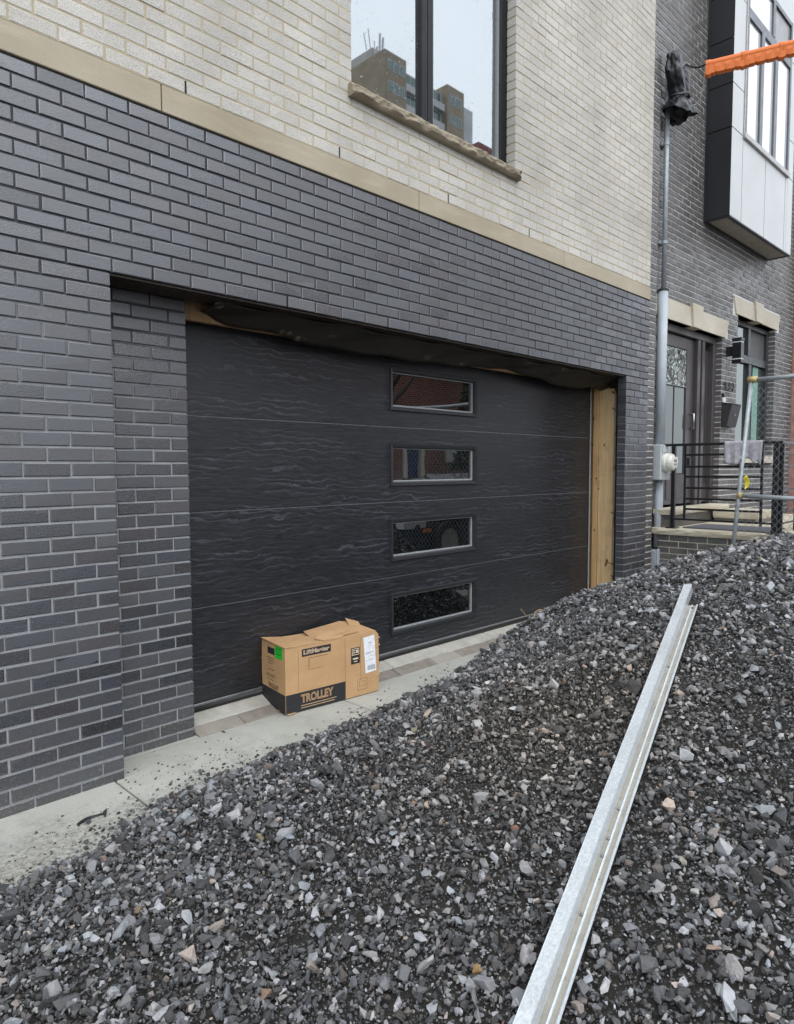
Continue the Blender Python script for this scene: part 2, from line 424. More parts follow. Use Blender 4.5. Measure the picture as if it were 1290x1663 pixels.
def concrete():
    m = NB('broom_concrete', 0.82, 0.3); p = m.pos()
    n = m.noise(p, 2.2, 4, 0.6); f = m.noise(p, 140, 4, 0.7)
    c = m.mix(m.ramp(n, [(0.3, 0.0), (0.7, 1.0)]), (0.345, 0.342, 0.30), (0.44, 0.437, 0.385))
    c = m.mix(m.math('MULTIPLY', m.ramp(f, [(0.38, 1.0), (0.5, 0.0)]), 0.6), c, (0.25, 0.25, 0.23))
    st = m.noise(m.mapping(p, scale=(1, 1, 1)), 5.0, 5, 0.7)
    c = m.mix(m.math('MULTIPLY', m.ramp(st, [(0.5, 0.0), (0.7, 1.0)]), 0.5), c, (0.24, 0.225, 0.19))
    c = m.mix(m.math('MULTIPLY', m.ramp(m.noise(p, 26, 5, 0.75), [(0.64, 0.0), (0.7, 1.0)]), 0.5), c, (0.14, 0.13, 0.115))
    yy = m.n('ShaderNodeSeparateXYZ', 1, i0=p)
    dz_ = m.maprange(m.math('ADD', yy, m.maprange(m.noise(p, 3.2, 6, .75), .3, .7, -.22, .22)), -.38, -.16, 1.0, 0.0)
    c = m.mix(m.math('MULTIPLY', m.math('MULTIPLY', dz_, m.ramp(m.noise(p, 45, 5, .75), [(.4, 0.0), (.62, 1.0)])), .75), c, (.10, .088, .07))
    m.base(c)
    br = m.noise(m.mapping(p, scale=(260, 6, 1)), 1.0, 2)
    m.normal(m.bump(f, 0.35, 0.003, m.bump(br, 0.25, 0.002))); return m.m
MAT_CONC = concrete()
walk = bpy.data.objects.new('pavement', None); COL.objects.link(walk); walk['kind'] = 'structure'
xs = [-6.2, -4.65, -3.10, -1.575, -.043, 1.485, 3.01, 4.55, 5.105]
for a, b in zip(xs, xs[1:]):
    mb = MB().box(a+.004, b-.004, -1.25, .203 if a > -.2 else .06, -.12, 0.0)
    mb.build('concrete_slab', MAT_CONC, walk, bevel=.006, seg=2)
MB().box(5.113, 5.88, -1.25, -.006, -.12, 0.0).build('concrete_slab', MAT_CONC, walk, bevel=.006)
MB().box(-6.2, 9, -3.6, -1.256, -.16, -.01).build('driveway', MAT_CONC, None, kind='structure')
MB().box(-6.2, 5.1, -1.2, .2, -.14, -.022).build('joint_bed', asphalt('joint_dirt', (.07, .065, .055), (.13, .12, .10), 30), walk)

apron = bpy.data.objects.new('driveway_apron', None); COL.objects.link(apron); apron['kind'] = 'structure'
def paver_mat():
    m = NB('clay_paver', 0.8, 0.3); p = m.pos()
    oi = m.n('ShaderNodeObjectInfo', 'Random')
    c = m.ramp(oi, [(0.0, (.17, .145, .12)), (0.35, (.24, .215, .18)), (0.7, (.33, .31, .265)), (1.0, (.135, .105, .082))])
    c = m.mix(m.ramp(m.noise(p, 60, 5, .7), [(.3, 0.0), (.7, 1.0)]), c, (.30, .28, .24), 'MULTIPLY') if False else m.mix(m.math('MULTIPLY', m.ramp(m.noise(p, 14, 5, .7), [(.4, 0.0), (.65, 1.0)]), .35), c, (.36, .34, .30))
    m.base(c); m.normal(m.bump(m.noise(p, 120, 4, .7), .4, .003)); return m.m
MAT_PAV = paver_mat()
def sill_stone_mat():
    m = NB('grey_threshold_stone', 0.8, 0.3); p = m.pos()
    c = m.mix(m.ramp(m.noise(p, 8, 5, .7), [(.35, 0.0), (.65, 1.0)]), (.34, .325, .28), (.45, .435, .39))
    m.base(c); m.normal(m.bump(m.noise(p, 120, 4, .7), .4, .003)); return m.m
MAT_THR = sill_stone_mat()
def sloped(x0, x1, y0, y1, z0, z1, t=.05):
    mb = MB(); mb.v = [(x0,y0,z0-t),(x1,y0,z0-t),(x1,y1,z1-t),(x0,y1,z1-t),(x0,y0,z0),(x1,y0,z0),(x1,y1,z1),(x0,y1,z1)]
    mb.f = [(0,3,2,1),(4,5,6,7),(0,1,5,4),(1,2,6,5),(2,3,7,6),(3,0,4,7)]; return mb
def sz(y): return max(0, (y-.206)/(.44-.206))*.066
MB().box(.003, .512, .2035, .26, -.1, .0).build('concrete_slab', MAT_CONC, walk)
x = .514; k = 0
while x < 5.1:
    l = random.choice([.2, .3, .3, .41]); x1 = min(5.12, x+l)
    j = random.uniform(-.0015, .002)
    sloped(x+.002, x1-.002, .207, .305, sz(.207)+j, sz(.305)+j).build('paver', MAT_PAV, apron, bevel=.004)
    x = x1
x = .514
while x < 5.1:
    l = random.choice([.42, .55, .61]); x1 = min(5.12, x+l)
    j = random.uniform(-.0015, .002)
    sloped(x+.002, x1-.002, .309, .43, sz(.309)+j, sz(.43)+j).build('threshold_stone', MAT_THR, apron, bevel=.005)
    x = x1
MB().quad((.05, .2, -.02), (5.13, .2, -.02), (5.13, .45, .045), (.05, .45, .045)).build('joint_bed', bpy.data.materials['joint_dirt'], apron)

# ================================================================== THE HOUSE WITH THE GARAGE
house = thing('brick_house', 'modern house with dark brick ground floor, buff stone band and pale brick above', 'house')
XO, XR = 5.12, 5.604
OPEN = (0.0, XO, -1, ZL)
W0, W1, WZ0, WZ1 = 1.505, 3.205, 3.825, 5.9
ident = lambda x, y, z: (x, y, z)
XL = -2.4
dark = lay(XL, XR, -.02, ZL, ZL, [(0.0, XO, -1, ZL+.01)], 0.0)
dark += lay(XL, XR, ZL, BAND0-.001, ZL, [], 0.01)
pier2 = lay(-.1, .505, -.02, ZL+.2, ZL, [], 0.005, y=.24)
place_bricks(dark+pier2, .09, MAT_DARK, house, 'dark_brick', 'far_dark_bricks', ident, 300)
pale = lay(XL, XR, BAND1, 7.4, BAND1, [(W0, W1, WZ0-.04, WZ1)], 0.006)
place_bricks(pale, .085, MAT_PALE, house, 'pale_brick', 'far_pale_bricks', ident, 300)
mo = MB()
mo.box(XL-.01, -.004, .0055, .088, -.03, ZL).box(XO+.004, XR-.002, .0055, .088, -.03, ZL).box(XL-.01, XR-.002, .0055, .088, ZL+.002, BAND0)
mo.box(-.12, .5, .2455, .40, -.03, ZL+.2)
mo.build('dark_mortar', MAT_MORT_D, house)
mo = MB(); mo.box(XL-.01, W0-.004, .0022, .083, BAND1, 7.4).box(W1+.004, XR-.002, .0022, .083, BAND1, 7.4).box(W0-.004, W1+.004, .0022, .083, BAND1, WZ0-.08).box(W0-.004, W1+.004, .0022, .083, WZ1, 7.4)
mo.build('pale_mortar', MAT_MORT_P, house)
# backing walls, return wall and roof so that the house is solid
shell = simple('sheathing_black', (.02, .02, .02), .9)
sh = MB().box(XL, W0-.02, .12, .3, BAND0, 7.4).box(W1+.02, XR-.01, .12, .3, BAND0, 7.4).box(W0-.02, W1+.02, .12, .3, BAND0, WZ0-.09).box(W0-.02, W1+.02, .12, .3, WZ1, 7.4)
sh.box(XL, -.13, .12, .6, 0, BAND0).box(5.3, XR-.01, .12, .6, 0, BAND0).box(XL, XR-.01, 8.7, 9, 0, 7.4).box(XL-.01, XL+.2, .3, 9, 0, 7.4).box(XR-.2, XR-.012, .3, 9, 0, 7.4).box(XL, XR-.01, .09, 9, 7.4, 7.5)
sh.build('inner_wall', shell, house)
# band stones
bx = [XL, -1.55, .274, 2.098, 3.92, XR+.002]
for a, b in zip(bx, bx[1:]):
    MB().box(a+.003, b-.003, -.007, .09, BAND0+.004, BAND1-.006).build('band_stone', MAT_BAND, house, bevel=.003)
# weep holes
wm = simple('weep_shadow', (.012, .012, .012), .9)
for xx in (.21, 1.01, 1.81, 2.61, 3.41, 4.21):
    MB().box(xx-.0045, xx+.0045, .0005, .02, ZL+.004, ZL+.064).build('weep_vent', wm, house)
for xx in (.406, 1.406, 2.406, 3.406, 4.406, 5.306):
    MB().box(xx-.0045, xx+.0045, .0005, .02, BAND1+.004, BAND1+.064).build('weep_vent', wm, house)
# steel lintel
st = simple('rusty_steel', (.035, .024, .018), .6, .4, 40, .4)
MB().box(-.02, XO+.1, .012, .2, ZL-.010, ZL-.002).build('steel_lintel', st, house)

# upper window
wf = simple('black_aluminium', (.009, .009, .011), .4, .0, 20, .1, spec=.25)
win = MB().box(W0, W0+.07, .085, .16, WZ0+.005, WZ1-.005).box(W1-.085, W1-.002, .085, .16, WZ0+.005, WZ1-.005).box(W0+.07, W1-.085, .087, .16, WZ1-.09, WZ1-.006).box(W0+.07, W1-.085, .087, .16, WZ0+.005, WZ0+.035).build('window', wf, house, bevel=.004)
MB().box(2.222, 2.272, .08, .15, WZ0+.036, WZ1-.091).build('mullion', wf, win, bevel=.004)
MB().box(2.282, 2.335, .08, .15, WZ0+.036, WZ1-.091).build('mullion', wf, win, bevel=.004)
gs = simple('grey_gasket', (.22, .235, .24), .4)
MB().box(2.2735, 2.2805, .09, .14, WZ0+.036, WZ1-.091).box(3.095, 3.119, .098, .14, WZ0+.036, WZ1-.091).box(2.336, 2.356, .098, .14, WZ0+.036, WZ1-.091).build('gasket', gs, win)
def glass_mat(name, tint, ior, rough=0.015, drops=False, base=(.01, .012, .013), warp=0.0, wscale=1.2):
    m = NB(name, rough); p = m.obj() if not drops else m.pos()
    p = m.pos()
    m.base(base); m.p('IOR', ior); m.p('Specular Tint', tint)
    nrm = None
    if warp: nrm = m.bump(m.noise(p, wscale, 2, .4), warp, .02)
    if drops:
        d = m.noise(p, 75, 2, .5)
        dd = m.ramp(d, [(.70, 0.0), (.735, 1.0)])
        zone = m.ramp(m.noise(p, 1.7, 2, .5), [(.42, 0.0), (.6, 1.0)])
        h = m.math('MULTIPLY', dd, zone)
        nrm = m.bump(h, .6, .003, nrm) if nrm is not None else m.bump(h, .6, .003)
    if nrm is not None: m.normal(nrm)
    return m.m
gl = glass_mat('coated_glass', (.95, .99, 1.0), 4.6, drops=True)
MB().box(W0+.071, 2.221, .115, .125, WZ0+.036, WZ1-.091).build('window_pane', gl, win)
MB().box(2.357, W1-.112, .116, .126, WZ0+.036, WZ1-.091).build('window_pane', gl, win)
# rock-faced sill
sb = bmesh.new(); nx, nz = 120, 8
sx0, sx1, sz0, sz1 = 1.475, 3.235, 3.748, 3.823
grid = []
for i in range(nx+1):
    row = []
    for j in range(nz+1):
        u_, v_ = i/nx, j/nz
        xx = sx0+(sx1-sx0)*u_; zz = sz0+(sz1-sz0)*v_
        e = min(v_, 1-v_)*2
        n_ = mnoise.noise(Vector((xx*14, zz*22, 1.3)))*.018 + mnoise.noise(Vector((xx*34, zz*50, 4.3)))*.008
        yy = -.032 - .022*min(1, e*2.4)*(1 if 0 < i < nx else .4) + n_*(.35+.65*min(1, e*2))
        row.append(sb.verts.new((xx, yy, zz)))
    grid.append(row)
back = [sb.verts.new((sx0, .11, sz0)), sb.verts.new((sx1, .11, sz0)), sb.verts.new((sx1, .11, sz1)), sb.verts.new((sx0, .11, sz1))]
for i in range(nx):
    for j in range(nz): sb.faces.new((grid[i][j], grid[i+1][j], grid[i+1][j+1], grid[i][j+1]))
sb.faces.new([grid[i][nz] for i in range(nx+1)] + [back[2], back[3]])
sb.faces.new([grid[i][0] for i in range(nx, -1, -1)] + [back[0], back[1]])
sb.faces.new([grid[0][j] for j in range(nz, -1, -1)][::-1] + [back[3], back[0]])
sb.faces.new([grid[nx][j] for j in range(nz+1)][::-1] + [back[1], back[2]])
bmesh.ops.recalc_face_normals(sb, faces=sb.faces)
me = bpy.data.meshes.new('window_sill'); sb.to_mesh(me); sb.free(); me.materials.append(MAT_SILL)
o = bpy.data.objects.new('window_sill', me); COL.objects.link(o); o.parent = house

# ------------------------------------------------------------------ garage door
YD = .42
def door_mat():
    m = NB('black_woodgrain_steel', .4, .75); p = m.pos()
    q = m.mapping(p, scale=(1.0, 1.0, 1.0))
    big = m.noise(m.mapping(p, rot=(0, R(-4), 0), scale=(1.5, 1, 9)), 1.0, 3, .55, .4)
    wav = m.n('ShaderNodeTexWave', 1, {'wave_type': 'BANDS', 'bands_direction': 'Z'}, Vector=m.mapping(p, rot=(0, R(-3), 0), scale=(.42, 1, 1.0)), Scale=8.0, Distortion=9.0, Detail=3.0, Detail_Scale=1.6, Detail_Roughness=.55)
    fine = m.noise(m.mapping(p, scale=(14, 1, 210)), 1.0, 4, .7)
    line = m.ramp(wav, [(.0, 1.0), (.15, 0.0)])
    msk = m.ramp(big, [(.42, 0.0), (.62, 1.0)])
    lm_ = m.math('MULTIPLY', line, msk)
    base = m.mix(m.ramp(fine, [(.3, 0.0), (.7, 1.0)]), (.004, .0045, .006), (.019, .021, .027))
    base = m.mix(m.math('MULTIPLY', lm_, .95), base, (.05, .056, .07))
    m.base(base)
    rg = m.math('ADD', m.maprange(fine, .3, .7, .30, .52), m.math('MULTIPLY', lm_, .08))
    m.p('Roughness', rg)
    m.normal(m.bump(fine, .55, .002, m.bump(wav, .05, .004))); return m.m
MAT_DOOR = door_mat()
gd = bpy.data.objects.new('garage_door', None); COL.objects.link(gd); gd.parent = house; gd.location = (0, 0, 0)
DJ = [.114, .681, 1.249, 1.812, 2.379]
DX0, DX1 = .24, 5.155
GX0, GX1 = 2.225, 3.262
glz = glass_mat('dark_door_glass', (1, 1, 1), 2.5, rough=.012, base=(.004, .005, .005), warp=.035, wscale=2.2)
fm = simple('black_window_trim', (.02, .021, .023), .38, 0, 30, .15)
beadm = simple('grey_glazing_bead', (.30, .315, .32), .4)
for a, b in zip(DJ, DJ[1:]):
    zc = (a+b)/2 - .003; g0, g1 = zc-.162, zc+.162
    mb = MB(); t = .045
    mb.box(DX0, GX0+.02, YD, YD+t, a+.004, b-.004).box(GX1-.02, DX1, YD, YD+t, a+.004, b-.004)
    mb.box(GX0+.02, GX1-.02, YD, YD+t, a+.004, g0+.02).box(GX0+.02, GX1-.02, YD, YD+t, g1-.02, b-.004)
    # join the four blocks' faces flush: welded by shared planes, outer arris eased
    o = mb.build('door_panel', MAT_DOOR, gd)
    o['kind'] = 'thing'
    fr = MB()
    ins = .036
    def ring(x0, x1, z0, z1, y): return [(x0, y, z0), (x1, y, z0), (x1, y, z1), (x0, y, z1)]
    r0 = ring(GX0, GX1, g0, g1, YD+.001); r1 = ring(GX0+.006, GX1-.006, g0+.006, g1-.006, YD-.016); r2 = ring(GX0+ins-.008, GX1-ins+.008, g0+ins-.008, g1-ins+.008, YD-.012); r3 = ring(GX0+ins, GX1-ins, g0+ins, g1-ins, YD+.012)
    fr.loft([r0, r1, r2, r3], cap=False); fr.build('door_window_frame', fm, gd)
    bd = MB(); i2 = ins+.0005
    bd.box(GX0+i2, GX1-i2, YD+.0125, YD+.03, g0+i2, g0+i2+.011).box(GX1-i2-.011, GX1-i2, YD+.0125, YD+.03, g0+i2+.0115, g1-i2).box(GX0+i2, GX1-i2-.0115, YD+.0125, YD+.03, g1-i2-.004, g1-i2)
    bd.build('glazing_bead', beadm, gd)
    MB().box(GX0+.03, GX1-.03, YD+.026, YD+.034, g0+.03, g1-.03).build('door_pane', glz, gd)
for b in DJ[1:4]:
    MB().box(DX0, DX1, YD+.004, YD+.02, b-.0032, b+.0024).build('joint_highlight_strip', simple('painted_joint_glint', (.20, .21, .22), .3, .3), gd)  # pale strip in each joint: the panel edge's highlight painted as colour
MB().box(DX0, DX1, YD-.004, YD+.05, .094, .1115).build('bottom_rail', simple('brushed_strip', (.22, .225, .23), .35, .6), gd, bevel=.003)
MB().tube([(DX0, YD+.012, .078), (DX1, YD+.012, .078)], .021, 10).build('weather_seal', simple('black_rubber', (.012, .012, .012), .5), gd, smooth=True)
MB().box(DX0, DX1, YD+.05, YD+.07, .05, 2.42).build('door_back', shell, gd)
MB().box(DX1+.003, DX1+.011, YD-.016, YD-.004, .1, 2.36).build('side_weatherstrip', simple('grey_vinyl', (.36, .35, .34), .5), house)

# framing left bare round the door
def wood(name, a, b, knots=True):
    m = NB(name, .7, .3); p = m.pos()
    g = m.noise(m.mapping(p, scale=(40, 40, 2.2)), 1.0, 5, .65, .6)
    c = m.mix(m.ramp(g, [(.3, 0.0), (.7, 1.0)]), a, b)
    if knots:
        k = m.noise(m.mapping(p, scale=(1, 1, .7)), 16, 1, .4)
        c = m.mix(m.ramp(k, [(.70, 0.0), (.735, 1.0)]), c, (.12, .055, .02))
        k2 = m.noise(p, 7, 4, .6)
        c = m.mix(m.math('MULTIPLY', m.ramp(k2, [(.55, 0.0), (.75, 1.0)]), .5), c, (.30, .19, .095))
    m.base(c); m.normal(m.bump(g, .25, .002)); return m.m
MAT_PINE = wood('new_pine', (.44, .29, .14), (.64, .47, .26))
MAT_PINE2 = wood('orange_pine', (.40, .24, .11), (.54, .35, .17))
MAT_OSB = wood('grey_plywood', (.24, .2, .155), (.34, .29, .23))
MB().box(5.2, 5.24, .168, .335, .03, 2.31).build('timber_jamb', MAT_PINE, house, bevel=.003)
MB().box(5.185, 5.235, .337, .392, .03, 2.36).build('timber_stop', MAT_PINE2, house, bevel=.003)
MB().box(5.203, 5.30, .150, .166, .03, 2.28).build('plywood_edge', MAT_OSB, house, bevel=.002)
MB().box(5.242, 5.30, .168, .45, .0, 2.45).build('wall_stud', MAT_PINE2, house)
MB().box(.2, 5.3, .30, .34, ZL-.088, ZL+.12).build('header_board', wood('header_spruce', (.26, .155, .075), (.36, .23, .12)), house, bevel=.002)
MB().box(.1, 5.3, .12, .6, ZL+.12, ZL+.2).build('cavity_ceiling', shell, house)
MB().box(.1, 5.3, .47, .6, .0, ZL+.2).build('garage_inner_wall', shell, house)
# black building paper hanging out of the cavity: along the head and down the right jamb
def paper_mat():
    m = NB('printed_building_paper', .55, .4); p = m.pos()
    pr = m.n('ShaderNodeTexVoronoi', 0, {'feature': 'F1'}, Vector=m.mapping(p, scale=(2.2, 2.2, 7)), Scale=1.6)
    tx = m.noise(m.mapping(p, scale=(60, 20, 9)), 1.0, 2, .5)
    a = m.math('MULTIPLY', m.ramp(pr, [(.16, 1.0), (.2, 0.0)]), m.ramp(tx, [(.5, 0.0), (.54, 1.0)]))
    c = m.mix(a, (.022, .019, .016), (.15, .125, .09)); m.base(c)
    m.normal(m.bump(m.noise(p, 9, 4, .6), .5, .02)); return m.m
MAT_PAPER = paper_mat()
rings = []
N_ = 90
for i in range(N_+1):
    xx = .62 + (5.22-.62)*i/N_
    droop = .045*math.exp(-((xx-2.15)/.45)**2) + .02*math.exp(-((xx-1.3)/.4)**2) + .052*math.exp(-((xx-4.55)/.33)**2) + .012*math.sin(xx*5) + .014*max(0, (xx-.62)/4.6) - .05*math.exp(-((xx-.62)/.09)**2) - .012*math.exp(-((xx-3.4)/.3)**2)
    ring = []
    for j in range(9):
        t = j/8
        yy = .10+.185*t + .012*math.sin(xx*7+t*3)
        zz = ZL-.014 - .076*t**1.3 - 1.05*droop*t**1.5 + .006*math.sin(xx*13+t*6)
        ring.append((xx, yy, zz))
    for j in range(8, -1, -1):
        a = ring[j]; ring.append((a[0], a[1]+.003, a[2]+.003))
    rings.append(ring)
MB().loft(rings).build('building_paper', MAT_PAPER, house, smooth=True)
rings = []
for i in range(61):
    zz = .05 + 2.33*i/60
    a = .010*math.sin(zz*9)+.006*math.sin(zz*23); xx = 5.215+.02*math.sin(zz*4.2)
    top = max(0, (zz-2.2)/.18)
    rings.append([(5.135, .105, zz), (xx-.03*top, .135+a, zz), (5.262-.05*top, .148+.12*top, zz), (5.263-.05*top, .149+.122*top, zz), (xx+.003, .138+a, zz), (5.135, .108, zz)])
MB().loft(rings).build('jamb_paper', MAT_PAPER, house)
for (zz, yy, dx) in ((2.08, .158, -.03), (1.02, .15, -.035), (.5, .145, -.06), (.36, .15, -.02)):
    MB().tube([(5.20, yy-.004, zz), (5.20+dx, yy-.012, zz+.018), (5.20+dx*1.6, yy+.01, zz+.03)], .004, 6).build('bent_nail', st, house)
MB().box(0, .07, 0, .003, 0, .1).build('torn_paper_flap', MAT_PAPER, house).location = (5.19, .146, .9)

# ================================================================== NEIGHBOURING HOUSE
nh = thing('row_house', 'narrow charcoal brick house with white mortar and a projecting panelled bay window', 'house', (NO[0], NO[1], 0), -NT)
UW = 5.1
DO = (.642, 2.275, 1.035, 3.168); WO = (2.79, 4.28, 1.60, 3.53)
holes = [(DO[0], DO[1], .9, DO[3]), (WO[0], WO[1], WO[2]-.08, WO[3]), (.62, 2.46, DO[3], 3.40), (2.60, 4.44, WO[3], 3.745), (WO[0], 4.22, 1.55, 1.66)]
ZN = 3.168
nb = lay(.205, UW, .0, 8.6, ZN, holes, .02, y=0, joint=.0115)
nbs = lay(0.0, .2, .0, 8.6, ZN, [], .1, y=-.1, joint=.0115)
place_bricks(nb+nbs, .1, MAT_NB, nh, 'charcoal_brick', 'far_charcoal_bricks', lambda u, y, z: nw(u, -y, z), 300)
mo = MB()
mo.box(.19, DO[0]-.004, .006, .12, 0, 8.6).box(DO[1]+.004, WO[0]-.004, .006, .12, 0, 8.6).box(WO[1]+.004, UW-.004, .006, .12, 0, 8.6)
mo.box(DO[0]-.004, DO[1]+.004, .006, .12, DO[3], 8.6).box(WO[0]-.004, WO[1]+.004, .006, .12, WO[3], 8.6).box(WO[0]-.004, WO[1]+.004, .006, .12, 0, WO[2]-.08).box(DO[0]-.004, DO[1]+.004, .006, .12, 0, 1.03)
mo.box(.004, .196, -.094, .0, 0, 8.6)
mo.build('white_mortar', MAT_MORT_N, nh)
MB().box(0, UW, .3, .5, 0, 8.6).box(0, UW, 8.2, 8.4, 0, 8.6).box(0, .2, .5, 8.2, 0, 8.6).box(UW-.2, UW, .5, 8.2, 0, 8.6).box(-.02, UW+.02, -.1, 8.4, 8.6, 8.75).build('inner_wall', shell, nh)
# stone heads with keystones
def head(u0, u1, z0, z1, kx0, kx1, inset):
    mb = MB(); mb.loft([[(u0+inset, -.012, z0), (u0, -.012, z1), (u0, .1, z1), (u0+inset, .1, z0)], [(kx0+.05, -.012, z0), (kx0, -.012, z1), (kx0, .1, z1), (kx0+.05, .1, z0)]]); mb.build('lintel_stone', MAT_LINTEL, nh)
    mb = MB(); mb.loft([[(kx1-.045, -.012, z0), (kx1, -.012, z1), (kx1, .1, z1), (kx1-.045, .1, z0)], [(u1-inset, -.012, z0), (u1, -.012, z1), (u1, .1, z1), (u1-inset, .1, z0)]]); mb.build('lintel_stone', MAT_LINTEL, nh)
    mb = MB(); mb.loft([[(kx0+.053, -.035, z0-.006), (kx0+.003, -.035, z1+.045), (kx0+.003, .1, z1+.045), (kx0+.053, .1, z0-.006)], [(kx1-.048, -.035, z0-.006), (kx1-.003, -.035, z1+.045), (kx1-.003, .1, z1+.045), (kx1-.048, .1, z0-.006)]]); mb.build('keystone', MAT_LINTEL, nh)
head(.30, 2.455, DO[3], 3.39, 1.265, 1.585, .1)
head(2.605, 4.44, WO[3], 3.745, 3.33, 3.66, .1)
# front door
dm = simple('taupe_paint', (.062, .054, .056), .42, 0, 12, .12)
dd = MB().box(DO[0], DO[0]+.09, .07, .2, 1.04, DO[3]-.003).box(DO[1]-.09, DO[1]-.002, .07, .2, 1.04, DO[3]-.003).box(DO[0]+.09, DO[1]-.09, .072, .2, DO[3]-.09, DO[3]-.004).box(1.72, 1.80, .074, .2, 1.04, DO[3]-.091).box(1.86, 1.93, .074, .2, 1.04, DO[3]-.091).build('front_door', dm, nh, bevel=.006)
lv = MB(); a0, a1, g0, g1 = DO[0]+.1, 1.70, .93, 1.50
lv.box(a0, g0, .12, .17, 1.06, DO[3]-.1).box(g1, a1, .12, .17, 1.06, DO[3]-.1).box(g0, g1, .12, .17, 2.93, DO[3]-.1).box(g0, g1, .12, .17, 1.06, 1.42)
lv.build('door_leaf', dm, dd, bevel=.003)
MB().box(.99, 1.44, .112, .119, 1.12, 1.36).build('raised_panel', dm, dd, bevel=.004)
lead = simple('lead_came', (.2, .2, .2), .35, .7)
gd1 = glass_mat('door_lite', (.95, 1, .98), 1.7, rough=.05, base=(.045, .055, .05))
MB().box(g0, g1, .135, .145, 1.43, 2.925).build('door_lite', gd1, dd)
dg = NB('bevelled_glass', .06); pp = dg.pos()
vv = dg.n('ShaderNodeTexVoronoi', 0, {'feature': 'F1'}, Vector=pp, Scale=22)
dg.base(dg.mix(dg.ramp(vv, [(.2, 0.0), (.6, 1.0)]), (.03, .045, .035), (.42, .46, .43))); dg.p('IOR', 2.0); dg.normal(dg.bump(vv, 1.0, .03))
MB().box(g0+.002, g1-.002, .1285, .134, 2.48, 2.923).build('leaded_panel', dg.m, dd)
lc = MB()
for k in range(3):
    for sgn in (1, -1):
        pts = [(g0+.285+sgn*(.05+.2*abs(math.sin(t*3.14)))*(.6+.2*k), .126, 2.50+.41*t) for t in np.linspace(0, 1, 12)]
        lc.tube(pts, .0045, 5)
for k in range(4):
    cx_, cz_ = g0+.14+.29*(k % 2), 2.6+.19*(k//2)
    lc.tube([(cx_+.1*math.cos(t), .126, cz_+.075*math.sin(t)) for t in np.linspace(0, 6.28, 16)], .0045, 5)
lc.tube([(g0, .126, 2.475), (g1, .126, 2.475)], .008, 6).tube([(1.19, .13, 1.43), (1.19, .13, 2.475)], .005, 6)
lc.build('lead_tracery', lead, dd)['kind'] = 'stuff'
MB().tube([(1.62, .12, 1.98), (1.62, .07, 1.98), (1.62, .07, 2.16), (1.62, .12, 2.16)], .011, 8).build('door_handle', simple('satin_nickel', (.5, .5, .5), .3, 1), dd, smooth=True)
gsl = glass_mat('side_lite', (1, 1, 1), 1.8, rough=.03, base=(.05, .045, .045))
MB().box(1.94, 2.18, .13, .138, 1.3, DO[3]-.18).build('side_lite', gsl, dd)
MB().box(1.94, 2.18, .118, .128, 1.06, 1.3).build('side_panel', dm, dd, bevel=.003)
MB().box(1.985, 2.0, .1, .118, 1.3, DO[3]-.18).build('side_astragal', dm, dd)
# ground floor window
wn_ = MB().box(WO[0], WO[0]+.07, .09, .2, WO[2], WO[3]-.003).box(WO[1]-.07, WO[1]-.002, .09, .2, WO[2], WO[3]-.003).box(WO[0]+.07, WO[1]-.07, .092, .2, WO[3]-.075, WO[3]-.004).box(WO[0]+.07, WO[1]-.07, .092, .2, WO[2], WO[2]+.07).box(WO[0]+.07, WO[1]-.07, .086, .2, 2.96, 3.07).build('window', simple('charcoal_frame', (.03, .031, .035), .4), nh, bevel=.005)
wfm = bpy.data.materials['charcoal_frame']
MB().box(3.45, 3.53, .09, .19, 3.071, WO[3]-.076).build('mullion', wfm, wn_, bevel=.004)
MB().box(3.50, 3.60, .09, .19, WO[2]+.071, 2.959).build('mullion', wfm, wn_, bevel=.004)
gw = glass_mat('clear_pane', (.95, 1, .97), 2.1, rough=.02, base=(.035, .05, .045), warp=.03)
gdk = simple('insect_screen', (.10, .10, .098), .6)
MB().box(2.861, 3.449, .13, .138, 3.071, WO[3]-.076).build('window_pane', gw, wn_)
MB().box(3.531, 4.209, .132, .14, 3.071, WO[3]-.076).build('screened_pane', gdk, wn_)
MB().box(2.861, 3.499, .13, .138, WO[2]+.071, 2.959).build('window_pane', gw, wn_)
MB().box(3.601, 4.209, .13, .138, WO[2]+.071, 2.959).build('window_pane', gw, wn_)
cur = simple('pale_green_curtain', (.22, .36, .31), .8)
cr_ = []
for i in range(19):
    cr_.append([(3.74+.012*i+.0, .118+.008*math.sin(i*1.5), z) for z in (WO[2]+.08, 2.95)] + [(3.74+.012*i, .124+.008*math.sin(i*1.5), z) for z in (2.95, WO[2]+.08)])
MB().loft(cr_).build('curtain_reflection_strip', cur, wn_).name = 'curtain'
MB().box(WO[0]-.04, 4.25, -.06, .1, 1.56, 1.66).build('window_sill', MAT_LINTEL, nh, bevel=.006)
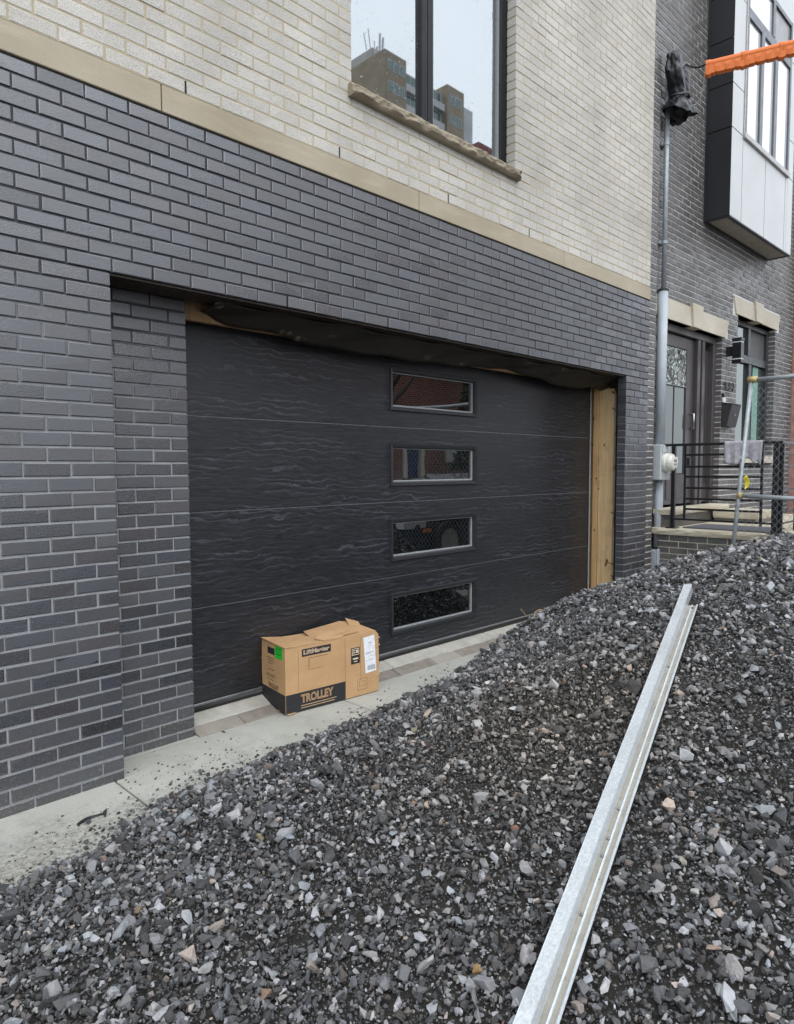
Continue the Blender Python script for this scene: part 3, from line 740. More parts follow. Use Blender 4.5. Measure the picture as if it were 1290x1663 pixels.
# panelled bay
BU0, BU1, BZ0, BZ1, BO = 1.595, 3.82, 4.45, 8.4, -.3
bay = MB().box(BU0+.012, BU1-.012, BO+.06, .0, BZ0+.012, BZ1).build('bay_window', simple('bay_core_black', (.008, .008, .009), .6), nh)
blk = simple('black_composite_panel', (.016, .0165, .02), .35, 0, 6, .1)
MB().box(BU0+.012, BU1-.012, BO+.013, BO+.058, BZ0+.02, 5.43).box(BU0+.012, 1.97, BO+.013, BO+.058, 5.43, BZ1).box(3.6, BU1-.012, BO+.013, BO+.058, 5.43, BZ1).build('bay_backing', bpy.data.materials['bay_core_black'], bay)
wht = simple('pale_grey_panel', (.56, .575, .57), .4, 0, 2, .04)
sof = simple('taupe_soffit', (.36, .33, .28), .6)
for a, b in zip([BZ0, 5.455, 5.955, 6.455, 6.97, 7.47], [5.455, 5.955, 6.455, 6.97, 7.47, 8.4]):
    MB().box(BU0, BU0+.011, BO+.002, -.03, a+.006, b-.006).build('side_panel', blk, bay)
MB().box(BU0-.006, BU0+.011, -.029, -.001, BZ0, BZ1).build('corner_trim', blk, bay)
for a, b in zip([BZ0, 5.455, 5.955, 6.97], [5.455, 5.955, 6.97, 8.4]):
    MB().box(BU0+.003, 1.94, BO, BO+.011, a+.006, b-.006).build('front_panel', wht, bay)
    MB().box(3.60, BU1, BO, BO+.011, a+.006, b-.006).build('front_panel', wht, bay)
for a, b in ((1.95, 2.735), (2.74, 3.51), (3.515, 3.598)):
    MB().box(a+.006, b-.006, BO, BO+.011, BZ0+.004, 5.43).build('front_panel', wht, bay)
MB().box(1.95, 3.6, BO, BO+.011, 7.46, 8.4).build('front_panel', wht, bay)
for k in range(7):
    a = BU0+.05+k*(BU1-BU0-.1)/7
    MB().box(a+.003, a+(BU1-BU0-.1)/7-.003, BO+.05, -.03, BZ0+.002, BZ0+.0115).build('soffit_panel', sof, bay)
MB().box(BU0, BU1, BO-.002, BO+.045, BZ0-.012, BZ0+.0).box(BU0, BU1, -.028, -.001, BZ0-.012, BZ0).box(BU0, BU0+.045, BO+.046, -.03, BZ0-.012, BZ0).box(BU1-.045, BU1, BO+.046, -.03, BZ0-.012, BZ0).build('soffit_trim', blk, bay)
bf = simple('bay_frame_grey', (.10, .105, .115), .35, .3)
bfl = simple('bay_frame_light', (.42, .42, .40), .4, .2)
f_ = MB()
f_.box(1.975, 2.03, BO-.012, BO+.05, 5.44, 7.45).box(3.54, 3.598, BO-.012, BO+.05, 5.44, 7.45)
f_.box(2.03, 3.54, BO-.010, BO+.05, 6.85, 6.97).box(2.03, 3.54, BO-.010, BO+.05, 7.39, 7.45)
f_.box(2.45, 2.55, BO-.014, BO+.05, 5.50, 6.85).box(2.955, 3.06, BO-.014, BO+.05, 5.50, 6.85).box(2.83, 2.91, BO-.014, BO+.05, 6.97, 7.39)
f_.build('bay_frame', bf, bay, bevel=.004)
MB().box(1.95, 3.6, BO-.03, BO+.05, 5.434, 5.498).box(1.952, 1.973, BO-.012, BO+.04, 5.5, 7.45).build('bay_sill', bfl, bay, bevel=.003)
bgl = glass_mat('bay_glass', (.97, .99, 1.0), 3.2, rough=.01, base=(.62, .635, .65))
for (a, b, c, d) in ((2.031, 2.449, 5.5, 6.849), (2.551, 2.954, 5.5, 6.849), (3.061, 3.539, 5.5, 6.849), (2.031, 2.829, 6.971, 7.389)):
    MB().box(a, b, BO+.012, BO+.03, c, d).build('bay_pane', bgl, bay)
MB().box(2.911, 3.539, BO+.012, BO+.03, 6.971, 7.389).build('bay_pane', simple('grey_blind', (.22, .22, .215), .3), bay)

# pink house beyond
ph = thing('pink_house', 'sliver of a pinkish brick house beyond the charcoal one', 'house', nw(UW+.02, .12, 0), -NT)
MB().box(0, 5, 0, 8, 0, 7.5).build('house_wall', simple('pink_brick', (.36, .2, .16), .8, 0, 8, .3, .3), ph)
MB().box(.03, .14, -.03, 0, 0, 3.3).build('corner_board', simple('white_paint', (.66, .62, .58), .5), ph, bevel=.01)

# porch ------------------------------------------------------------
PX, PYF = 5.95, -1.22
PROT = 0.0
pc = thing('porch', 'raised brick porch with rock-faced stone slab at the neighbour door', 'porch', (PX, 0, 0))
pb = []
def to_p(u, y, z): return (PX+y, .02-u, z)
wallb = lay(0, 1.20, -.02, .775, .775, [], 0.03)
pr_ = bpy.data.objects.new('porch_side_wall', None); COL.objects.link(pr_); pr_.parent = pc; pr_.location = (0, .02, 0); pr_.rotation_euler = (0, 0, -math.pi/2)
mp = {}
nbm = [unit_mesh('porch_brick', k, MAT_NB) for k in range(6)]
for (x, y, z, wd, ht) in wallb:
    if z > .2: inst('porch_brick', random.choice(nbm), pr_, (x, y, z), (0, 0, 0), (wd, .09, ht))
MB().box(0, 1.19, .006, .09, -.02, .775).build('porch_mortar', mortar_mat('cream_mortar', (.50, .46, .36), (.60, .56, .46)), pr_)
MB().box(.095, 3.4, -1.17, .08, 0, .77).build('porch_core', mortar_mat('porch_fill', (.1, .1, .1), (.13, .13, .13)), pc)
def rock_slab(name, x0, x1, y0, y1, z0, z1, amp, parent, mat):
    mb = MB(); per = []
    n = 26
    for i in range(n): per.append((x0+(x1-x0)*i/n, y0))
    for i in range(n): per.append((x1, y0+(y1-y0)*i/n))
    for i in range(n): per.append((x1-(x1-x0)*i/n, y1))
    for i in range(n): per.append((x0, y1-(y1-y0)*i/n))
    rings = []
    for j, (f, o) in enumerate(((0, 0), (.25, .7), (.6, 1), (.92, .75), (1, 0))):
        rg = []
        for (px_, py_) in per:
            cx_, cy_ = (x0+x1)/2, (y0+y1)/2
            dx, dy = (px_-cx_)/(x1-x0)*2, (py_-cy_)/(y1-y0)*2
            k = (mnoise.noise(Vector((px_*9, py_*9, f*3)))*.8+.5)*amp*o
            rg.append((px_+(k if dx > .97 else -k if dx < -.97 else 0), py_+(k if dy > .97 else -k if dy < -.97 else 0), z0+(z1-z0)*f))
        rings.append(rg)
    mb.loft(rings); return mb.build(name, mat, parent)
MAT_SLAB = limestone('porch_limestone', (.42, .36, .26), (.54, .49, .385), .15, .5)
rock_slab('stone_slab', -.03, 3.4, -1.25, .085, .778, .845, .022, pc, MAT_SLAB)
rock_slab('door_step', .06, 1.72, -.12, .10, .985, 1.045, .012, pc, MAT_SLAB)
rock_slab('window_step', 1.2, 1.9, -.62, -.13, .9, .985, .012, pc, MAT_SLAB)
MB().box(.08, 1.7, -.09, .09, .846, .984).build('step_riser', MAT_NB, pc)
MB().box(1.22, 1.88, -.6, -.13, .846, .899).build('step_riser', MAT_NB, pc)
mat_ = thing('door_mat', 'flat grey door mat lying on the porch slab', 'door mat', (6.38, -.62, .846))
MB().box(-.3, .3, -.42, .42, 0, .012).build('mat_body', simple('grey_coir', (.10, .10, .11), .95, 0, 200, .4, .4), mat_, bevel=.004)

# railing ------------------------------------------------------------
iron = simple('black_iron', (.012, .012, .013), .35, .2, 30, .2)
rl = thing('porch_railing', 'black iron porch railing with horizontal bars and corner posts', 'railing', (5.99, 0, .845))
def bar(x0, y0, z0, x1, y1, z1, r): return MB().tube([(x0, y0, z0), (x1, y1, z1)], r, 6)
def rbox(x0, x1, y0, y1, z0, z1, nm): return MB().box(x0, x1, y0, y1, z0, z1).build(nm, iron, rl, bevel=.003)
ys = (-.125, -.25, -1.005, -1.13)
rbox(-.02, .02, ys[0]-.02, ys[0]+.02, 0, .90, 'rail_post'); rbox(-.022, .022, ys[3]-.025, ys[3]+.025, 0, .90, 'rail_post')
rbox(-.055, .055, ys[0]-.055, ys[0]+.055, -.001, .01, 'post_foot'); rbox(-.06, .06, ys[3]-.06, ys[3]+.06, -.001, .01, 'post_foot')
rbox(-.012, .012, ys[1]-.012, ys[1]+.012, .11, .885, 'upright'); rbox(-.012, .012, ys[2]-.012, ys[2]+.012, .07, .885, 'upright')
rbox(-.022, .022, ys[3]-.06, .03, .885, .912, 'top_rail')
for z in (.79, .665, .56, .44, .325, .215): rbox(-.008, .008, ys[2], ys[1], z-.011, z+.011, 'rail_bar')
rbox(-.01, .01, ys[3], ys[0], .092, .112, 'bottom_rail')
rbox(.05, 1.6, ys[3]-.045, ys[3]-.005, .886, .91, 'top_rail')
for z in (.79, .665, .44, .215, .1): rbox(.05, 1.55, ys[3]-.03, ys[3]-.012, z-.008, z+.008, 'rail_bar')
rbox(.06, .09, ys[3]-.05, ys[3]-.01, 0.0, .885, 'rail_post'); rbox(.62, .65, ys[3]-.04, ys[3], .0, .885, 'rail_post'); rbox(1.5, 1.54, ys[3]-.04, ys[3], .0, .885, 'rail_post')
rbox(-.02, .02, ys[1]-.05, ys[1]-.02, .68, .76, 'latch')
# towel
tw = []
for i in range(25):
    y = -.66 - .35*i/24
    fold = .012*math.sin(i*1.1)+.006*math.sin(i*2.7+1)
    drop = .22+.06*(1 if i > 12 else .3)*math.sin(i*.28) + (.06*(i-15)/6 if 15 < i < 21 else 0)
    rg = []
    for j in range(9):
        t = j/8
        rg.append((5.955-.012-fold*t, y+.03*(t-.5)*(.4 if i > 12 else -.2), 1.764-drop*t))
    rg += [(5.965, y, 1.768), (6.015, y, 1.768)]
    for j in range(1, 7):
        rg.append((6.025+fold*j/7, y, 1.764-.2*j/7))
    tw.append(rg)
tb = bmesh.new(); vs_ = [[tb.verts.new(p) for p in [*reversed(r[:9]), *r[9:]]] for r in tw]
for i in range(len(vs_)-1):
    for j in range(len(vs_[0])-1): tb.faces.new((vs_[i][j], vs_[i+1][j], vs_[i+1][j+1], vs_[i][j+1]))
me = bpy.data.meshes.new('towel'); tb.to_mesh(me); tb.free()
me.polygons.foreach_set('use_smooth', [True]*len(me.polygons)); me.materials.append(simple('lilac_grey_terry', (.42, .405, .43), .95, 0, 25, .25, .5))
to = bpy.data.objects.new('towel', me); COL.objects.link(to)
sm = to.modifiers.new('thickness', 'SOLIDIFY'); sm.thickness = .006
tag(to, 'pale grey towel draped over the black porch railing', 'towel')

# service conduit and meter ------------------------------------------
pvc = simple('grey_pvc', (.40, .44, .475), .45, 0, 6, .08)
gal = simple('galvanised_tube', (.36, .39, .41), .5, .35, 25, .18)
cdn = thing('service_conduit', 'grey vertical service conduit between the two brick houses', 'conduit', nw(.43, .06, 0), -NT)
MB().tube([(0, 0, 1.74), (.005, 0, 3.42)], .052, 16).build('wide_pipe', pvc, cdn, smooth=True)
MB().tube([(.012, .0, 3.40), (.01, .0, 5.7)], .026, 14).build('mast_pipe', gal, cdn, smooth=True)
MB().tube([(.006, 0, 3.415), (.006, 0, 3.435)], .058, 16).build('rubber_collar', simple('black_rubber', (.012,)*3, .5), cdn)
for z in (3.92, 4.95):
    MB().tube([(.012, .0, z), (.012, .0, z+.03)], .032, 14).box(-.05, .07, .028, .055, z, z+.03).build('pipe_strap', gal, cdn)
MB().tube([(0, .0, .62), (0, 0, 1.38)], .046, 16).build('lower_pipe', pvc, cdn, smooth=True)
MB().box(-.08, .08, .02, .055, .80, .815).tube([(0, 0, .795), (0, 0, .82)], .052, 16).build('pipe_strap', gal, cdn)
lbx = MB().box(-.135, .115, -.06, .05, .25, .60).build('junction_box', pvc, cdn, bevel=.012)
MB().box(-.145, .125, -.072, -.061, .33, .615).build('box_cover', pvc, cdn, bevel=.006)
mtr = thing('electric_meter', 'grey meter box with round white electric meter', 'meter', nw(.365, .0, 1.365), -NT)
MB().box(-.115, .115, -.16, -.002, 0, .385).build('meter_box', simple('grey_enamel', (.42, .45, .45), .4, 0, 8, .06), mtr, bevel=.008)
MB().box(-.09, .09, -.168, -.161, .3, .37).build('lid', simple('grey_enamel', (.42, .45, .45), .4), mtr, bevel=.004)
mr = []
for (rad, dep) in ((.104, -.161), (.106, -.19), (.099, -.20), (.097, -.235), (.085, -.262), (.055, -.27)):
    mr.append([(rad*math.cos(t)-.0, dep, .19+rad*math.sin(t)) for t in np.linspace(0, 2*math.pi, 25)[:-1]])
MB().loft(mr).build('meter_cover', simple('cream_plastic', (.66, .65, .58), .3), mtr, smooth=False)
MB().box(-.03, .012, -.278, -.269, .20, .222).build('display', simple('display_grey', (.12, .125, .11), .2), mtr)
MB().box(-.032, .03, -.277, -.269, .165, .18).build('plate', simple('plate_grey', (.25, .25, .25), .4), mtr)

# bagged weatherhead ---------------------------------------------------
bg_ = thing('bagged_weatherhead', 'black plastic bag tied over the service mast head', 'plastic bag', nw(.38, .17, 5.15), -NT)
prof = [(0.0, .19, .15, .06), (.06, .17, .14, .06), (.14, .12, .10, .06), (.20, .10, .09, .055), (.32, .135, .10, .03), (.44, .155, .10, .0), (.56, .14, .09, -.035), (.65, .12, .08, -.055), (.685, .09, .07, -.06), (.695, .03, .03, -.06)]
rings = []
zs = np.linspace(0, .695, 60)
for z in zs:
    rx = np.interp(z, [q[0] for q in prof], [q[1] for q in prof]); ry = np.interp(z, [q[0] for q in prof], [q[2] for q in prof]); cx_ = np.interp(z, [q[0] for q in prof], [q[3] for q in prof])
    rg = []
    for t in np.linspace(0, 2*math.pi, 49)[:-1]:
        wv = 1 + .12*abs(math.sin(t*3+z*5+.6))*(1.3 if z < .25 else .6) + .20*mnoise.noise(Vector((math.cos(t)*1.6, math.sin(t)*1.6, z*6))) - .22*abs(mnoise.noise(Vector((math.cos(t)*2.6, math.sin(t)*2.6, z*11+3)))) + .05*mnoise.noise(Vector((math.cos(t)*5, math.sin(t)*5, z*25)))
        sq = (abs(math.cos(t))**4+abs(math.sin(t))**4)**-.25
        zz = z + (.09*abs(math.cos(t+.5))-.06)*max(0, 1-z/.12) + .02*mnoise.noise(Vector((math.cos(t)*3, math.sin(t)*3, z*9)))
        rg.append((cx_+rx*1.02*wv*sq*math.cos(t), ry*.8*wv*sq*math.sin(t), zz))
    rings.append(rg)
bgm = NB('black_polythene', .28, .5); bgm.base((.016, .017, .02)); bgm.normal(bgm.bump(bgm.noise(bgm.obj(), 14, 5, .65, 1.0), .7, .02))
rings = [[(q[0]+.05, q[1], .10+q[2]*.82) for q in rg] for rg in rings]
MB().loft(rings, cap=False).build('bag', bgm.m, bg_, smooth=True)
tp = MB()
for z, rr_ in ((.20, .105), (.215, .1)):
    tp.tube([(.10+rr_*math.cos(t)*1.05, rr_*.95*math.sin(t), .10+.82*z+.01*math.sin(3*t)) for t in np.linspace(0, 2*math.pi, 21)], .009, 6, cap=False)
tp.build('tie_string', simple('dark_string', (.06, .065, .07), .5), bg_)
# orange line hose on the service drop
A_ = Vector((5.98, -.36, 5.575)); B_ = Vector((6.27, -1.09, 5.60)); dr = (B_-A_).normalized()
hose = thing('line_hose', 'orange rubber insulating cover on the overhead service cable', 'cable cover', A_)
up_ = Vector((0, 0, 1)); sd_ = dr.cross(up_).normalized()
L_ = 3.2; rings = []
nseg = 320
for i in range(nseg+1):
    s_ = L_*i/nseg; c_ = dr*s_
    ph_ = (s_ % .09)/.09; rib = .004*(1 if ph_ < .5 else -.3); col_ = .012 if (s_ % .33) < .05 else 0
    lip = .066 - .008*(1 if ph_ < .12 else 0) + col_*.9
    rg = []
    for t in np.linspace(-.5*math.pi, 1.5*math.pi, 19)[:-1]:
        rad = .04 + col_*.5
        rg.append(c_ + sd_*rad*math.cos(t) + up_*rad*math.sin(t))
    # lower flap
    rg = [c_ + sd_*(.04+col_*.5)*math.cos(t) + up_*(.04+col_*.5)*math.sin(t) for t in np.linspace(-.15*math.pi, 1.15*math.pi, 12)]
    rg += [c_ - sd_*(.036+rib) - up_*.04, c_ - sd_*(.034+rib+col_) - up_*(.04+lip*.6), c_ - sd_*.03 - up_*(.04+lip), c_ + sd_*.0 - up_*(.045+lip), c_ + sd_*.03 - up_*(.04+lip*.9), c_ + sd_*(.034+rib) - up_*.05]
    rings.append(rg)
ho = MB().loft(rings).build('hose_body', simple('orange_rubber', (.64, .14, .010), .45, 0, 20, .06), hose)
ho.parent = hose
wr = thing('service_wires', 'thin service wires looped from the bagged mast head to the orange cover', 'wires', nw(.72, .2, 5.4), -NT)
w0 = Vector(nw(.72, .2, 5.4))
def locw(v): 
    d = Vector(v)-w0; c_, s_ = math.cos(NT), math.sin(NT)
    return (d.x*c_-d.y*s_, d.x*s_+d.y*c_, d.z)
e1 = Vector(nw(.45, .24, 5.72)); e2 = A_ + Vector((0, 0, .01))
MB().tube([locw(e1.lerp(e2, t)-Vector((0, 0, .03*math.sin(3.14*t)))) for t in np.linspace(0, 1, 10)], .009, 6).build('black_wire', simple('black_rubber', (.012,)*3, .5), wr)
e3 = Vector(nw(.55, .2, 5.35))
MB().tube([locw(e3.lerp(e2, t)-Vector((0, 0, .10*math.sin(3.14*t)))+Vector((.12*math.sin(3.14*t), 0, 0))) for t in np.linspace(0, 1, 14)], .006, 6).build('white_wire', simple('white_vinyl', (.62, .6, .57), .4), wr)
MB().tube([A_-w0, A_-w0+dr*0.05], .008, 6)
# wall lamp, digits, mailbox, intercom ---------------------------------
lp = thing('wall_lamp', 'black rectangular up and down wall lamp beside the window', 'wall lamp', nw(2.44, 0, 3.0), -NT)
MB().box(-.05, .05, -.19, -.08, -.10, .10).build('lamp_body', iron, lp, bevel=.004)
MB().box(-.054, .054, -.194, -.076, .115, .16).build('lamp_cap', iron, lp, bevel=.004)
MB().box(-.054, .054, -.194, -.076, -.16, -.115).build('lamp_cap', iron, lp, bevel=.004)
MB().box(-.046, .046, -.186, -.084, -.114, -.1005).box(-.046, .046, -.186, -.084, .1005, .114).build('lamp_diffuser', simple('opal_glass', (.6, .62, .6), .2), lp)
MB().box(-.03, .03, -.08, -.002, -.06, .06).build('lamp_bracket', iron, lp, bevel=.004)
dg_ = thing('house_number', 'black metal house number 933 on the brick beside the door', 'house number', nw(2.36, .012, 2.505), -NT)
for i, ch in enumerate('933'):
    me = text_mesh('digit', ch, .15, iron, .003, .006)
    d = bpy.data.objects.new('digit', me); COL.objects.link(d); d.parent = dg_; d.location = (.122*i, -.006, .005); d.rotation_euler = (math.pi/2, 0, 0)
ic = thing('doorbell', 'small white and black doorbell above the mailbox', 'doorbell', nw(2.33, .001, 2.33), -NT)
MB().box(-.03, .03, -.03, 0, 0, .075).build('bell_button', simple('white_vinyl', (.62, .6, .57), .4), ic, bevel=.006)
MB().box(-.03, .03, -.03, 0, .08, .125).build('bell_camera', iron, ic, bevel=.006)
mbx = thing('mailbox', 'dark grey wedge-shaped mailbox on the brick', 'mailbox', nw(2.46, .001, 2.03), -NT)
mb = MB(); mb.loft([[(-.16, 0, 0), (-.16, -.07, 0), (-.16, -.13, .28), (-.16, 0, .30)], [(.16, 0, 0), (.16, -.07, 0), (.16, -.13, .28), (.16, 0, .30)]]); mb.build('mailbox_body', simple('grey_powdercoat', (.035, .034, .037), .4), mbx, bevel=.004)
mb = MB(); mb.loft([[(-.166, 0, .302), (-.166, -.14, .282), (-.166, -.14, .29), (-.166, 0, .312)], [(.166, 0, .302), (.166, -.14, .282), (.166, -.14, .29), (.166, 0, .312)]]); mb.build('mailbox_lid', bpy.data.materials['grey_powdercoat'], mbx)
MB().tube([(0, -.105, .15), (0, -.115, .15)], .009, 10).build('lock', simple('satin_nickel', (.5,)*3, .3, 1), mbx)

# chain-link fence ------------------------------------------------------
FX = 5.4
fn = thing('chain_link_fence', 'leaning galvanised chain-link fence panel rising from the gravel', 'fence', (FX, -.93, .3))
pt, pbm = Vector((0, -.14, 2.0)), Vector((0, .024, -.15))
MB().tube([pbm, pt], .0185, 12).build('fence_post', gal, fn, smooth=True)
rust = simple('yellowed_steel', (.42, .33, .15), .6, .3, 30, .3)
MB().tube([pt+Vector((0, .03, 0)), pt+Vector((0, -.05, .0))], .03, 12).build('corner_fitting', rust, fn, smooth=True)
MB().tube([pt+Vector((0, -.05, -.002)), pt+Vector((0, -.35, .0)), pt+Vector((0, -2.4, .02))], .02, 12).build('top_tube', gal, fn, smooth=True)
MB().tube([Vector((0, -.09, .94)), Vector((0, -.5, .925)), Vector((0, -2.5, .9))], .02, 12).build('middle_tube', gal, fn, smooth=True)
MB().tube([Vector((0, -.05, .94)), Vector((0, -.09, .94))], .032, 12).build('tube_clamp', rust, fn, smooth=True)
MB().tube([Vector((0, -.065, 1.28)), Vector((0, -.085, 1.28))], .028, 12).build('tube_clamp', gal, fn)
ml = MB(); pit = .062
def fpost(z): return .013-.0764*z
for k in range(-34, 44):
    for sg in (1, -1):
        y0 = -.0 - k*pit
        pts = []
        for z in np.arange(0.0, 1.96, .037):
            yy = y0 + sg*(z*.82)
            lim = fpost(z)
            if yy < lim-.004 and yy > -2.35: pts.append((.0045*sg*(1 if int(z/.037) % 2 else -1), yy, z))
            else:
                if len(pts) > 1: ml.tube(pts, .0017, 3, cap=False)
                pts = []
        if len(pts) > 1: ml.tube(pts, .0017, 3, cap=False)
mo_ = ml.build('chain_link_mesh', gal, fn); mo_['kind'] = 'stuff'
tgo = thing('yellow_tag', 'crumpled yellow tag caught on the fence post', 'tag', (FX-.02, -1.03, 1.42))
yl = simple('yellow_plastic', (.62, .52, .03), .4)
tb = MB(); rg = []
for i in range(7):
    t = i/6; rg.append([(.006*math.sin(5*t), -.02-.025*math.sin(3.1*t), -.11*t), (.02*math.sin(4*t)-.01, -.005-.02*t, -.11*t-.01), (.004, -.02-.028*math.sin(2.5*t)-.008, -.11*t+.012)])
tb.loft(rg).build('tag_strip', yl, tgo)

# ================================================================== CARDBOARD BOX
def fit_text(me, wd, ht=None):
    xs_ = [v.co.x for v in me.vertices]; ys_ = [v.co.y for v in me.vertices]
    x0, x1, y0, y1 = min(xs_), max(xs_), min(ys_), max(ys_)
    kx = wd/(x1-x0); ky = kx if ht is None else ht/(y1-y0)
    for v in me.vertices: v.co.x = (v.co.x-x0)*kx; v.co.y = (v.co.y-y0)*ky
    return me
def cardboard(name, a, b):
    m = NB(name, .75, .25); p = m.obj()
    n = m.noise(m.mapping(p, scale=(3, 3, 60)), 2.0, 4, .6); n2 = m.noise(p, 6, 4, .6)
    c = m.mix(m.ramp(n2, [(.3, 0.0), (.7, 1.0)]), a, b)
    c = m.mix(m.math('MULTIPLY', m.ramp(n, [(.4, 0.0), (.7, 1.0)]), .25), c, tuple(x*.8 for x in a))
    c = m.mix(m.math('MULTIPLY', m.ramp(m.noise(p, 30, 4, .7), [(.62, 0.0), (.72, 1.0)]), .4), c, tuple(x*.6 for x in a))
    m.base(c); m.normal(m.bump(n, .25, .002, m.bump(n2, .3, .006))); return m.m
KRAFT = cardboard('kraft_cardboard', (.47, .285, .14), (.55, .345, .18))
KRAFT2 = cardboard('torn_kraft', (.40, .24, .12), (.50, .315, .17))
PRINT = simple('charcoal_print', (.022, .022, .025), .6, 0, 60, .2)
PRBR = simple('faded_print', (.16, .10, .06), .7)
bx_ = thing('cardboard_box', 'brown cardboard box printed TROLLEY standing against the black garage door', 'box', (1.048, .127, .006), -.09)
L, D, H = .720, .288, .414
body = bmesh.new()
bmesh.ops.create_grid(body, x_segments=1, y_segments=1, size=.5); body.free()
nx, ny, nz_ = 22, 9, 14
def deform(x, y, z):
    a, b, c = x/L, y/D, z/H
    bul = .006*math.sin(math.pi*max(0, min(1, c)))*(1 if y < D/2 else -1)
    n = mnoise.noise(Vector((x*5, y*5, z*5)))*.004
    dz = -.012*math.sin(math.pi*max(0, min(1, a)))*(c > .98)*(.4+.6*b) 
    rc = .010*max(0, (a-.97)/.03)*max(0, (c-.93)/.07)
    return (x+n-rc + (.004*math.sin(9*z) if a > .99 else 0), y - bul*0.0 + n*.5, z+dz-rc*1.4 + .05*y*(1-c)*.9)
bv = bmesh.new()
def face_grid(fn, n1, n2):
    vs = [[bv.verts.new(deform(*fn(i/n1, j/n2))) for j in range(n2+1)] for i in range(n1+1)]
    for i in range(n1):
        for j in range(n2): bv.faces.new((vs[i][j], vs[i+1][j], vs[i+1][j+1], vs[i][j+1]))
face_grid(lambda u, v: (L*u, 0, H*v), nx, nz_); face_grid(lambda u, v: (L*u, D, H*v), nx, nz_)
face_grid(lambda u, v: (0, D*u, H*v), ny, nz_); face_grid(lambda u, v: (L, D*u, H*v), ny, nz_)
face_grid(lambda u, v: (L*u, D*v, H), nx, ny); face_grid(lambda u, v: (L*u, D*v, 0), nx, ny)
bmesh.ops.remove_doubles(bv, verts=bv.verts, dist=.0004); bmesh.ops.recalc_face_normals(bv, faces=bv.faces)
me = bpy.data.meshes.new('box_body'); bv.to_mesh(me); bv.free(); me.materials.append(KRAFT)
o = inst('box_body', me, bx_)
def decal(name, u0, u1, v0, v1, mat, side='front', off=.0007, rot=0.0, nseg=8):
    """printed or glued flat piece following the box face"""
    mb = MB(); cu, cv = (u0+u1)/2, (v0+v1)/2
    def pt(u, v):
        if rot:
            du, dv = (u-cu)*L, (v-cv)*H; c_, s_ = math.cos(rot), math.sin(rot); u, v = cu+(du*c_-dv*s_)/L, cv+(du*s_+dv*c_)/H
        if side == 'front':
            q = deform(L*u, 0, H*v); return (q[0], q[1]-off, q[2])
        q = deform(0, D*(1-u), H*v); return (q[0]-off, q[1], q[2])
    n2 = max(2, int(nseg*.6))
    vs = [[pt(u0+(u1-u0)*i/nseg, v0+(v1-v0)*j/n2) for j in range(n2+1)] for i in range(nseg+1)]
    for i in range(nseg):
        for j in range(n2): mb.quad(vs[i][j], vs[i+1][j], vs[i+1][j+1], vs[i][j+1])
    me = bpy.data.meshes.new(name); me.from_pydata(mb.v, [], mb.f); me.materials.append(mat)
    return inst(name, me, bx_)
decal('printed_stripe', .003, .62, .0, .285, PRINT, nseg=20)
decal('printed_stripe', .0, .997, .0, .285, PRINT, 'side')
def btext(name, body_, u0, u1, v, mat, ht=None, bold=.0, off=.0016, side='front'):
    me = text_mesh(name, body_, .1, mat, bold, .0001)
    fit_text(me, (u1-u0)*(L if side == 'front' else D), ht)
    nsub = 0
    for vv in me.vertices:
        if side == 'front':
            q = deform(L*u0+vv.co.x, 0, H*v+vv.co.y); vv.co = (q[0], q[1]-off, q[2])
        else:
            q = deform(0, D*(1-u0)-vv.co.x, H*v+vv.co.y); vv.co = (q[0]-off, q[1], q[2])
    return inst(name, me, bx_)
TAN = simple('bare_kraft_letters', (.60, .40, .23), .7)
btext('printed_word', 'TROLLEY', .15, .49, .118, TAN, .056, .0055)
MBL = []
for v in (.075, .04):
    decal('printed_line', .15, .52 if v > .05 else .50, v, v+.010, TAN, off=.0014)
decal('logo_label', .165, .465, .815, .93, PRINT)
CREAM = simple('pale_print', (.70, .56, .40), .7)
btext('logo_word', 'LiftMaster', .18, .45, .842, CREAM, .03, .0062)
decal('printed_line', .23, .43, .775, .782, PRBR); decal('printed_line', .23, .236, .62, .775, PRBR); decal('printed_line', .225, .36, .60, .606, PRBR)
decal('fold_line', .618, .621, .29, .985, PRBR)
decal('printed_line', .128, .1305, .3, .95, PRBR)
decal('printed_line', .79, .793, .25, .95, PRBR)
decal('badge', .685, .785, .53, .79, PRINT)
for (a, b, c, d) in ((.695, .775, .765, .775), (.695, .775, .67, .68), (.695, .701, .68, .765), (.769, .775, .68, .765), (.707, .735, .735, .75), (.707, .735, .70, .718), (.742, .763, .70, .75), (.705, .765, .60, .625), (.715, .755, .56, .575)):
    decal('badge_mark', a, b, c, d, CREAM, off=.0014, nseg=3)
WHITE = simple('white_label_paper', (.78, .80, .82), .5)
decal('shipping_label', .835, .962, .34, .93, WHITE, off=.001, rot=R(4))
GREY = simple('label_ink', (.2, .22, .26), .6)
for k in range(9):
    x_ = .868+.0105*k; decal('barcode_bar', x_, x_+(.006 if k % 3 else .004), .375, .455, GREY, off=.0016, rot=0, nseg=2)
for (a, b, v) in ((.86, .94, .66), (.85, .90, .64), (.90, .95, .605), (.855, .875, .53), (.88, .93, .54), (.87, .92, .82)):
    decal('label_line', a, b, v, v+.007, GREY, off=.0016, nseg=2)
for (a, b, c, d) in ((.755, .865, .265, .27), (.755, .865, .085, .09), (.755, .758, .09, .265), (.862, .865, .09, .265), (.775, .84, .225, .229), (.775, .84, .14, .144), (.775, .778, .144, .225), (.837, .84, .144, .225)):
    decal('diagram_line', a, b, c, d, PRBR, nseg=2)
decal('logo_label', .27, .58, .83, .93, PRINT, 'side')
decal('green_sticker', .60, .90, .80, .985, simple('green_paper', (.02, .50, .035), .5), 'side', off=.0014)
GRN = simple('green_ink', (.01, .2, .02), .6)
